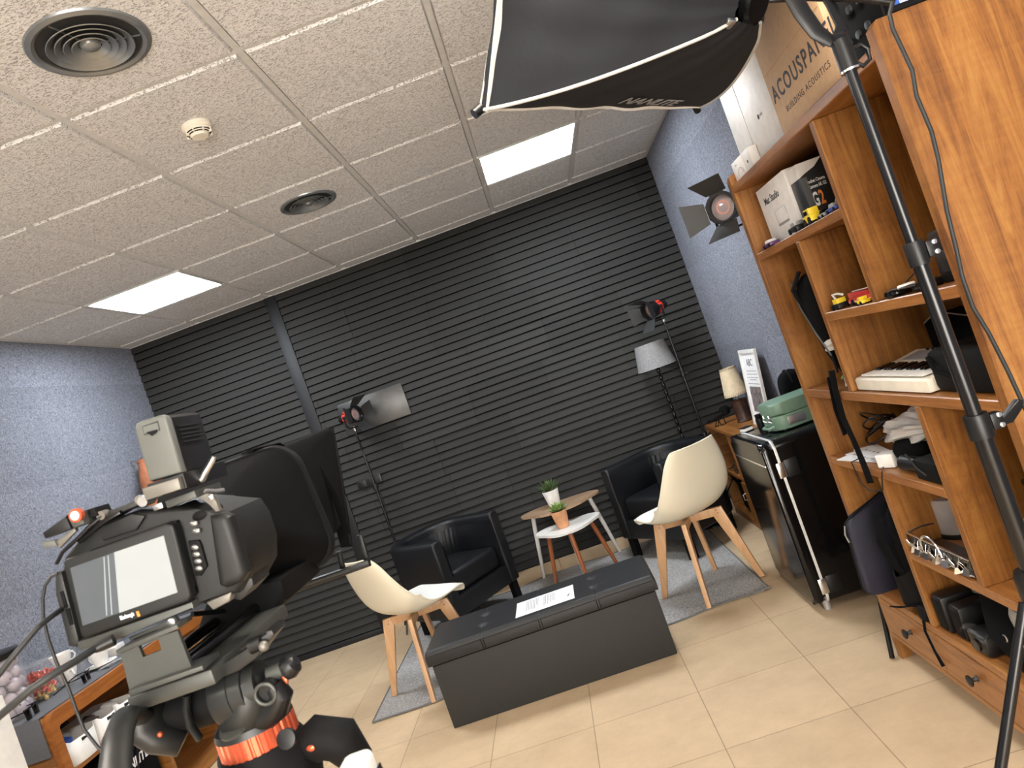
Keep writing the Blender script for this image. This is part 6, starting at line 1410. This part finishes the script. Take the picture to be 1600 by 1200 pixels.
# recording trigger on the left
tr = thing('recording_trigger', 'small black control grip with a red ringed button at the camera left corner', 'camera control', (-0.014, -4.600, 1.457))
slab('grip', 'black_plastic', [(-0.035, -4.610, 1.457), (-0.002, -4.610, 1.466), (-0.001, -4.610, 1.450), (-0.034, -4.610, 1.449)], -4.61, -4.585, tr, .003)
slab('rear_block', 'black_matte', [(0.007, -4.600, 1.465), (0.025, -4.600, 1.464), (0.026, -4.600, 1.454), (0.008, -4.600, 1.453)], -4.60, -4.57, tr, .003)
slab('button_block', 'grey_metal', [(-0.000, -4.612, 1.463), (0.016, -4.612, 1.464), (0.017, -4.612, 1.450), (0.002, -4.612, 1.449)], -4.612, -4.58, tr, .003)
bc = Vector((0.014, -4.618, 1.462))
b = MB(); b.lathe([(0, 0), (.0075, 0), (.0075, .006), (0, .006)], tuple(bc + Vector((0, .006, 0))), 24, (0, -1, 0)); o = b.build('button_ring', 'red_anod', tr, world=True)
b = MB(); b.sphere(tuple(bc + Vector((0, -.0005, 0))), .0052, 18, 10, (1, .45, 1)); lab(b.build('button', 'white_plastic', tr, world=True), 'pale centre button')
slab('arm', 'beige_metal', [(-0.033, -4.600, 1.442), (-0.004, -4.600, 1.450), (-0.004, -4.600, 1.446), (-0.029, -4.600, 1.434)], -4.60, -4.594, tr, .001)
slab('arm_end', 'battery_grey', [(-0.045, -4.603, 1.447), (-0.029, -4.603, 1.445), (-0.028, -4.603, 1.437), (-0.044, -4.603, 1.439)], -4.603, -4.595, tr, .003)
b = MB(); b.tube([(-0.045, -4.590, 1.419), (-0.030, -4.595, 1.429), (-0.003, -4.598, 1.439), (0.012, -4.598, 1.446), (0.028, -4.595, 1.452)], .0022, 10); b.build('lead', 'black_plastic', tr, world=True)
# battery on top
bt = thing('battery_pack', 'big grey battery pack standing on top of the camera', 'battery', (0.115, -4.600, 1.469))
slab('battery_case', 'battery_grey', [(0.105, -4.610, 1.529), (0.109, -4.610, 1.535), (0.115, -4.610, 1.536), (0.138, -4.610, 1.535), (0.142, -4.610, 1.533), (0.144, -4.610, 1.528), (0.140, -4.610, 1.467), (0.101, -4.610, 1.470)], -4.61, -4.598, bt, .003, seg=3)
slab('battery_shell', 'black_plastic', [(0.100, -4.600, 1.528), (0.106, -4.600, 1.535), (0.133, -4.600, 1.535), (0.137, -4.600, 1.531), (0.134, -4.600, 1.468), (0.097, -4.600, 1.469)], -4.60, -4.515, bt, .005, seg=3)
slab('indicator_window', 'dark_metal', [(0.115, -4.611, 1.530), (0.134, -4.611, 1.530), (0.133, -4.611, 1.519), (0.114, -4.611, 1.520)], -4.6108, -4.6098, bt, .0003)
flat('indicator_face', 'battery_grey', [(0.116, -4.612, 1.529), (0.133, -4.612, 1.528), (0.132, -4.612, 1.520), (0.115, -4.612, 1.521)], -4.6108, bt)
flat('arrow_mark', 'black_matte', [(0.118, -4.612, 1.522), (0.131, -4.612, 1.521), (0.129, -4.612, 1.518), (0.123, -4.612, 1.516)], -4.6116, bt)
slab('mount_plate', 'beige_metal', [(0.093, -4.615, 1.465), (0.136, -4.615, 1.463), (0.135, -4.615, 1.450), (0.093, -4.615, 1.451)], -4.615, -4.605, bt, .0015)
slab('mount_base', 'black_plastic', [(0.094, -4.605, 1.468), (0.138, -4.605, 1.467), (0.137, -4.605, 1.449), (0.091, -4.605, 1.450)], -4.605, -4.50, bt, .002)
b = MB(); b.cyl((0.080, -4.600, 1.452), Vector((0.080, -4.600, 1.452)) + Vector((.0, .02, 0)), .006, seg=16); b.build('mount_screw', 'steel', bt, world=True)
# ridges on the battery's right flank
for x, z in (((0.137, -4.600, 1.520)[0], (0.137, -4.600, 1.520)[2]), ((0.137, -4.600, 1.515)[0], (0.137, -4.600, 1.515)[2]), ((0.137, -4.600, 1.510)[0], (0.137, -4.600, 1.510)[2]), ((0.137, -4.600, 1.506)[0], (0.137, -4.600, 1.506)[2]), ((0.137, -4.600, 1.501)[0], (0.137, -4.600, 1.501)[2])):
    b = MB(); b.box((x + .0005, -4.555, z), (.0016, .05, .0016)); b.build('ridge', 'body_grey', bt, world=True)

# teleprompter hood
tp = thing('teleprompter', 'black cloth teleprompter hood mounted in front of the camera lens', 'teleprompter', (0.03, -4.2, 1.22))
def rrect(x0, x1, z0, z1, r, y, n=8):
    q = []
    for (cx, cz, a0) in ((x1 - r, z0 + r, 1.5 * PI), (x1 - r, z1 - r, 0), (x0 + r, z1 - r, .5 * PI), (x0 + r, z0 + r, PI)):
        for k in range(n + 1): a = a0 + k * PI / 2 / n; q.append(Vector((cx + r * math.cos(a), y, cz + r * math.sin(a))))
    return q
def loft(rings, name, m, parent, cap=False):
    b = MB(); R = [[b.bm.verts.new(p) for p in r] for r in rings]; n = len(R[0])
    for a, c in zip(R, R[1:]):
        for k in range(n): b.bm.faces.new([a[k], a[(k + 1) % n], c[(k + 1) % n], c[k]])
    if cap: b.bm.faces.new(R[-1])
    o = b.build(name, m, parent, world=True, angle=75); return o
def wrk(ring, amp, ph):
    return [p + Vector((amp * math.sin(k * 1.1 + ph), 0, amp * math.cos(k * .8 + ph))) for k, p in enumerate(ring)]
def lean(ring, k, zt=1.470):
    return [p - Vector((k * (zt - p.z), 0, 0)) if p.x > 0.03 else p for p in ring]
rings = [rrect(.012, .118, 1.312, 1.418, .050, -4.43), wrk(rrect(-.020, .124, 1.300, 1.432, .06, -4.38), .002, 0), wrk(rrect(-.06, .126, 1.285, 1.450, .06, -4.33), .003, 1), lean(rrect(-.105, .130, 1.272, 1.466, .050, -4.275), -.04), lean(rrect(-.108, .132, 1.268, 1.470, .045, -4.25), -.06)]
loft(rings, 'hood_sleeve', 'black_fabric', tp)
loft([lean(rrect(x0, x1, z0, z1, r, y), -.06) for (x0, x1, z0, z1, r, y) in ((-.111, .134, 1.265, 1.473, .045, -4.255), (-.113, .136, 1.263, 1.475, .045, -4.245), (-.111, .134, 1.265, 1.473, .045, -4.235), (-.100, .124, 1.276, 1.462, .040, -4.235), (-.100, .124, 1.276, 1.462, .040, -4.255), (-.111, .134, 1.265, 1.473, .045, -4.255))], 'hood_rim', 'black_matte', tp)
sl = []
for y, xr_, zt, zb, r, k in ((-4.235, .130, 1.466, 1.276, .040, -.02), (-4.20, .138, 1.468, 1.285, .026, .08), (-4.15, .149, 1.471, 1.295, .016, .14), (-4.10, .160, 1.474, 1.305, .010, .20)):
    sl.append(lean(rrect(-.115, xr_, zb, zt, r, y), k))
loft(sl, 'hood_box', 'black_fabric', tp)
b = MB(); b.prism([(.1600, 1.474), (.146, 1.39), (.128, 1.30), (.119, 1.258), (.100, 1.262), (.105, 1.33), (.12, 1.474)], -4.103, -4.095, ((0, 0, 0), (1, 0, 0), (0, 0, 1), (0, 1, 0))); b.build('hood_flap', 'black_fabric', tp, world=True)
b = MB(); b.tube([(.158, -4.101, 1.472), (.146, -4.101, 1.395), (.127, -4.101, 1.305), (.118, -4.101, 1.262)], .0028, 8); b.build('flap_seam', 'black_matte', tp, world=True)
b = MB(); b.tube([(.066, -4.25, 1.478), (.092, -4.20, 1.474), (.130, -4.17, 1.42), (.141, -4.16, 1.36), (.140, -4.16, 1.29)], .006, 8, flat=(1.6, .5)); b.build('strap', 'black_fabric', tp, world=True)
b = MB(); b.box((.060, -4.225, 1.474), (.03, .03, .012), (0, .1, 0), .002); b.build('strap_buckle', 'black_matte', tp, world=True)
slab('glass_tray', 'black_plastic', [(-0.088, -4.100, 1.225), (0.138, -4.100, 1.224), (0.137, -4.100, 1.212), (-0.092, -4.100, 1.211)], -4.10, -4.085, tp, .003)
b = MB(); b.tube([(-0.081, -4.106, 1.221), (0.101, -4.106, 1.220)], .0020, 8); lab(b.build('tray_highlight', 'grey_metal', tp, world=True), 'grey highlight line along the tray')  # lighter grey tube stands in for the highlight on the black tray
slab('side_post', 'black_plastic', [(0.126, -4.080, 1.270), (0.136, -4.080, 1.270), (0.133, -4.080, 1.215), (0.122, -4.080, 1.213)], -4.08, -4.07, tp, .002)
slab('side_post', 'black_plastic', [(0.079, -4.080, 1.254), (0.088, -4.080, 1.254), (0.085, -4.080, 1.221), (0.076, -4.080, 1.222)], -4.08, -4.07, tp, .002)
# lower dark sleeve and rails under the lens
slab('base_box', 'black_matte', [(-0.007, -4.400, 1.291), (0.056, -4.400, 1.298), (0.111, -4.400, 1.288), (0.106, -4.400, 1.257), (0.080, -4.400, 1.245), (0.050, -4.400, 1.233), (-0.017, -4.400, 1.232), (-0.040, -4.400, 1.249)], -4.40, -4.24, tp, .01)
for dx in (0, .06):
    b = MB(); b.tube([(.0 + dx, -4.60, 1.262), (.0 + dx, -4.12, 1.262)], .0075, 16); b.build('rail', 'black_metal', tp, world=True)
b = MB(); b.tube([(0.002, -4.450, 1.291), (0.017, -4.400, 1.273), (0.033, -4.360, 1.243), (0.043, -4.340, 1.218)], .0035, 8); b.build('cord', 'black_plastic', tp, world=True)

# tripod
tpd = thing('camera_tripod', 'dark fluid head tripod with a bright orange red ring carrying the camera', 'tripod', (0.093, -4.60, 0))
RCX, RCY, RZ_ = .093, -4.56, 1.150
def hole_plate():
    o = [(0.018, -4.625, 1.308), (0.086, -4.625, 1.307), (0.087, -4.625, 1.264), (0.013, -4.625, 1.263)]
    i = [(0.039, -4.625, 1.305), (0.063, -4.625, 1.305), (0.062, -4.625, 1.293), (0.040, -4.625, 1.292)]
    b = MB()
    for k in range(4):
        k2 = (k + 1) % 4; b.prism(outl([o[k], o[k2], i[k2], i[k]]), -4.629, -4.624, ((0, 0, 0), (1, 0, 0), (0, 0, 1), (0, 1, 0)))
    bmesh.ops.remove_doubles(b.bm, verts=b.bm.verts, dist=1e-5)
    return b.build('quick_release_bracket', 'grey_metal', tpd, world=True, smooth=False)
hole_plate()
slab('bracket_lip', 'grey_metal', [(0.015, -4.632, 1.309), (0.089, -4.632, 1.314), (0.090, -4.632, 1.309), (0.015, -4.632, 1.304)], -4.632, -4.60, tpd, .0012)
slab('bracket_foot', 'grey_metal', [(0.019, -4.640, 1.265), (0.105, -4.640, 1.265), (0.105, -4.640, 1.260), (0.019, -4.640, 1.259)], -4.640, -4.60, tpd, .0012)
b = MB(); zc = (0.051, -4.620, 1.245)[2]; x0, x1 = (0.003, -4.620, 1.246)[0], (0.104, -4.620, 1.243)[0]
b.bb(x0, x1, -4.625, -4.40, zc - .008, zc + .010, .003); b.build('platform', 'grey_metal', tpd, world=True)
slab('platform_wing', 'dark_metal', [(0.089, -4.600, 1.246), (0.100, -4.600, 1.245), (0.137, -4.600, 1.254), (0.163, -4.600, 1.269), (0.170, -4.600, 1.268), (0.171, -4.600, 1.262), (0.142, -4.600, 1.243), (0.118, -4.600, 1.236), (0.088, -4.600, 1.235)], -4.60, -4.56, tpd, .003)
b = MB(); b.cyl((0.141, -4.600, 1.258), (0.156, -4.600, 1.259), .0085, seg=20); b.build('side_knob', 'black_plastic', tpd, world=True)
for p in ((0.158, -4.605, 1.255),):
    b = MB(); b.sphere(p, .006, 14, 10); b.build('lock_pin', 'beige_metal', tpd, world=True)
# head yoke: two arms rising from a round base around the tilt drum
b = MB(); b.tube([(0.005, -4.590, 1.235), (-0.006, -4.590, 1.223), (-0.009, -4.590, 1.208), (-0.001, -4.590, 1.193), (0.019, -4.585, 1.175)], [.018, .024, .026, .022, .016], 24, flat=(1, .8)); b.build('yoke_arm', 'dark_metal', tpd, world=True, angle=80)
b = MB(); b.tube([(0.111, -4.580, 1.222), (0.112, -4.580, 1.202), (0.101, -4.580, 1.186), (0.081, -4.580, 1.177)], [.026, .030, .030, .026], 28, flat=(1, .9)); b.build('yoke_arm', 'dark_metal', tpd, world=True, angle=80)
a0, a1 = Vector((-0.013, -4.560, 1.208)), Vector((0.071, -4.560, 1.209))
b = MB(); b.cyl(a0, a1, .030, seg=32); b.build('tilt_drum', 'black_matte', tpd, world=True)
b = MB(); b.tube([(0.052, -4.598, 1.230), (0.047, -4.600, 1.214), (0.045, -4.600, 1.196), (0.047, -4.595, 1.179)], .0085, 14, flat=(1, .5)); b.build('tilt_band', 'dark_metal', tpd, world=True)
d0, d1 = Vector((0.077, -4.580, 1.208)), Vector((0.131, -4.580, 1.210)); dd = (d1 - d0).normalized()
b = MB(); b.tube([d0, d0 + dd * .004, d0.lerp(d1, .45), d0.lerp(d1, .46), d0.lerp(d1, .75), d0.lerp(d1, .76), d1], [.030, .032, .032, .0305, .0305, .027, .026], 36); b.build('drag_dial', 'dark_metal', tpd, world=True)
b = MB(); b.cyl((0.140, -4.580, 1.216), (0.165, -4.580, 1.217), .0095, seg=24); lab(b.build('handle_shaft', 'grey_metal', tpd, world=True), 'polished grey shaft')
b = MB(); b.tube([(0.160, -4.580, 1.216), (0.165, -4.580, 1.217), (0.172, -4.580, 1.220), (0.176, -4.580, 1.222)], [.0125, .0135, .0115, .006], 24); b.build('handle_cap', 'black_plastic', tpd, world=True)
kc = Vector((0.141, -4.605, 1.204))
b = MB(); b.tube([kc + Vector((.0115 * math.cos(k * PI / 10), 0, .0115 * math.sin(k * PI / 10))) for k in range(21)], .0022, 8); b.build('ring_pull', 'grey_metal', tpd, world=True)
b = MB(); b.cyl(tuple(kc + Vector((0, .004, 0))), tuple(kc + Vector((0, .03, 0))), .0125, seg=24); b.build('lock_knob', 'black_plastic', tpd, world=True)
b = MB(); b.tube([(0.146, -4.590, 1.206), (0.150, -4.590, 1.194), (0.138, -4.585, 1.182), (0.116, -4.580, 1.175)], [.012, .014, .016, .02], 18); b.build('lever', 'black_plastic', tpd, world=True)
b = MB(); b.box((0.158, -4.585, 1.206), (.007, .006, .011), (0, .3, 0), .002); b.build('red_tab', 'red_anod', tpd, world=True)
b = MB(); b.sphere((0.017, -4.612, 1.202), .0032, 12, 8); lab(b.build('red_dot', 'red_anod', tpd, world=True), 'small glossy red dot')
b = MB(); b.lathe([(0, .022), (.020, .022), (.034, .016), (.044, .008), (.0455, .0), (0, .0)], (RCX, RCY, RZ_ + .012), 40); b.build('head_base', 'dark_metal', tpd, world=True)
b = MB(); b.lathe([(0, 0), (.0165, 0), (.0165, .003), (.012, .0035), (0, .0035)], (0.092, -4.600, 1.178), 30, (0, -.5, 1)); b.build('scale_disc', 'grey_metal', tpd, world=True)
b = MB(); b.sphere((0.080, -4.600, 1.189), .004, 12, 8); b.build('level_bubble', 'chrome', tpd, world=True)
# ribbed ring
b = MB(); n = 30; prof = []
def rib_ring(z0, z1, r0, r1):
    lo, hi = [], []
    for k in range(n * 6):
        a = 2 * PI * k / (n * 6); r = r1 if (k % 6) in (0, 1, 2, 3) else r0
        lo.append(b.bm.verts.new((RCX + r * math.cos(a), RCY + r * math.sin(a), z0))); hi.append(b.bm.verts.new((RCX + r * math.cos(a), RCY + r * math.sin(a), z1)))
    m = len(lo)
    for k in range(m): b.bm.faces.new([lo[k], lo[(k + 1) % m], hi[(k + 1) % m], hi[k]])
    b.bm.faces.new(hi); b.bm.faces.new(list(reversed(lo)))
rib_ring(RZ_ - .010, RZ_ + .012, .0435, .0455); lab(b.build('pan_ring', 'red_anod', tpd, world=True, angle=30), 'orange red ribbed ring')
b = MB(); b.lathe([(0, -.010), (.046, -.010), (.052, -.022), (.060, -.050), (.055, -.070), (.03, -.085), (0, -.085)], (RCX, RCY, RZ_), 40); b.build('bowl', 'black_matte', tpd, world=True)
for (dx, dy) in ((.92, .10), (-.75, .66), (-.25, -.97)):
    d = Vector((dx, dy, 0)).normalized(); o = Vector((RCX, RCY, RZ_))
    b = MB(); b.tube([o + d * .035 + Vector((0, 0, -.040)), o + d * .065 + Vector((0, 0, -.030)), o + d * .088 + Vector((0, 0, -.042)), o + d * .100 + Vector((0, 0, -.075))], [.020, .026, .026, .018], 20); sh = b.build('leg_shoulder', 'black_matte', tpd, world=True, angle=80)
    b = MB(); b.tube([o + d * .092 + Vector((0, 0, -.06)), o + d * .20 + Vector((0, 0, -.42))], .016, 16); lg = b.build('leg', 'black_matte', tpd, world=True)
    b = MB(); b.tube([o + d * .20 + Vector((0, 0, -.40)), Vector((RCX + d.x * .36, RCY + d.y * .36, .02))], .012, 14); b.build('leg_section', 'black_metal', lg, world=True)
    b = MB(); b.sphere((RCX + d.x * .362, RCY + d.y * .362, .017), .0165, 14, 10); b.build('rubber_foot', 'black_plastic', lg, world=True)
b = MB(); b.sphere((0.156, -4.575, 1.120), .006, 12, 8, (1.2, .8, .8)); lab(b.build('red_cap', 'red_anod', tpd, world=True), 'small red cap on the shoulder')
b = MB(); b.lathe([(0, 0), (.011, 0), (.011, .006), (0, .008)], (0.146, -4.600, 1.148), 20, (0, -1, .3)); b.build('shoulder_knob', 'black_plastic', tpd, world=True)
b = MB(); b.tube([(0.003, -4.610, 1.226), (0.022, -4.660, 1.247), (0.037, -4.700, 1.240), (0.054, -4.740, 1.224), (0.076, -4.780, 1.205)], [.010, .011, .0115, .0115, .0115], 18, flat=(1.3, .8)); b.build('pan_handle', 'dark_metal', tpd, world=True)

# cables
t = thing('camera_cable', 'grey cable running from the camera left side out of the picture', 'cable', (-0.054, -4.600, 1.367))
b = MB(); b.tube([(-0.052, -4.598, 1.368), (-0.049, -4.620, 1.366), (-0.051, -4.640, 1.362), (-0.061, -4.650, 1.353), (-0.076, -4.660, 1.341), (-0.115, -4.660, 1.316)], .0030, 12); b.build('lead', 'cable_grey', t, world=True)
t = thing('monitor_cable', 'thicker dark cable with a plug under the camera crossing the lilac balls', 'cable', (-0.005, -4.620, 1.318))
b = MB(); b.tube([(-0.009, -4.625, 1.318), (-0.015, -4.650, 1.316), (-0.027, -4.670, 1.314), (-0.047, -4.680, 1.309), (-0.071, -4.680, 1.300), (-0.109, -4.680, 1.286)], .0040, 12); b.build('lead', 'cable_grey', t, world=True)
b = MB(); b.tube([(0.008, -4.618, 1.319), (-0.004, -4.622, 1.318), (-0.011, -4.627, 1.317)], [.0065, .0062, .0042], 14); b.build('plug', 'black_plastic', t, world=True)
t = thing('hanging_cable', 'thin grey cable looping down from the camera past the white bins', 'cable', (-0.045, -4.600, 1.406))
b = MB(); b.tube([(-0.042, -4.598, 1.408), (-0.049, -4.600, 1.407), (-0.059, -4.600, 1.400), (-0.067, -4.600, 1.387), (-0.074, -4.600, 1.366), (-0.077, -4.600, 1.340), (-0.077, -4.600, 1.314), (-0.074, -4.600, 1.283), (-0.074, -4.600, 1.255), (-0.073, -4.600, 1.231), (-0.065, -4.600, 1.208), (-0.052, -4.600, 1.184), (-0.040, -4.600, 1.163)], .0019, 10); b.build('lead', 'cable_grey', t, world=True)
# white tip of a device standing between camera tripod and photographer
t = thing('white_device', 'white rounded device tip at the bottom edge beside the tripod', 'device', (0.314, -4.850, 1.202))
e = (0.308, -4.850, 1.198); b = MB(); b.box((e[0], -4.83, e[2] - .075), (.026, .040, .150), (0, -.02, 0), .007, 3); b.build('case', 'white_plastic', t, world=True)
b = MB(); b.box((e[0] + .0142, -4.83, e[2] - .08), (.002, .036, .13), (0, -.02, 0), .001); b.build('dark_side', 'black_plastic', t, world=True)
b = MB(); b.cyl((e[0], -4.83, 0.0), (e[0], -4.83, e[2] - .149), .012, seg=16); b.build('post', 'black_metal', t, world=True)
b = MB(); b.lathe([(0, 0), (.10, 0), (.10, .010), (.02, .018), (0, .018)], (e[0], -4.83, 0), 30); b.build('foot', 'black_metal', t, world=True)
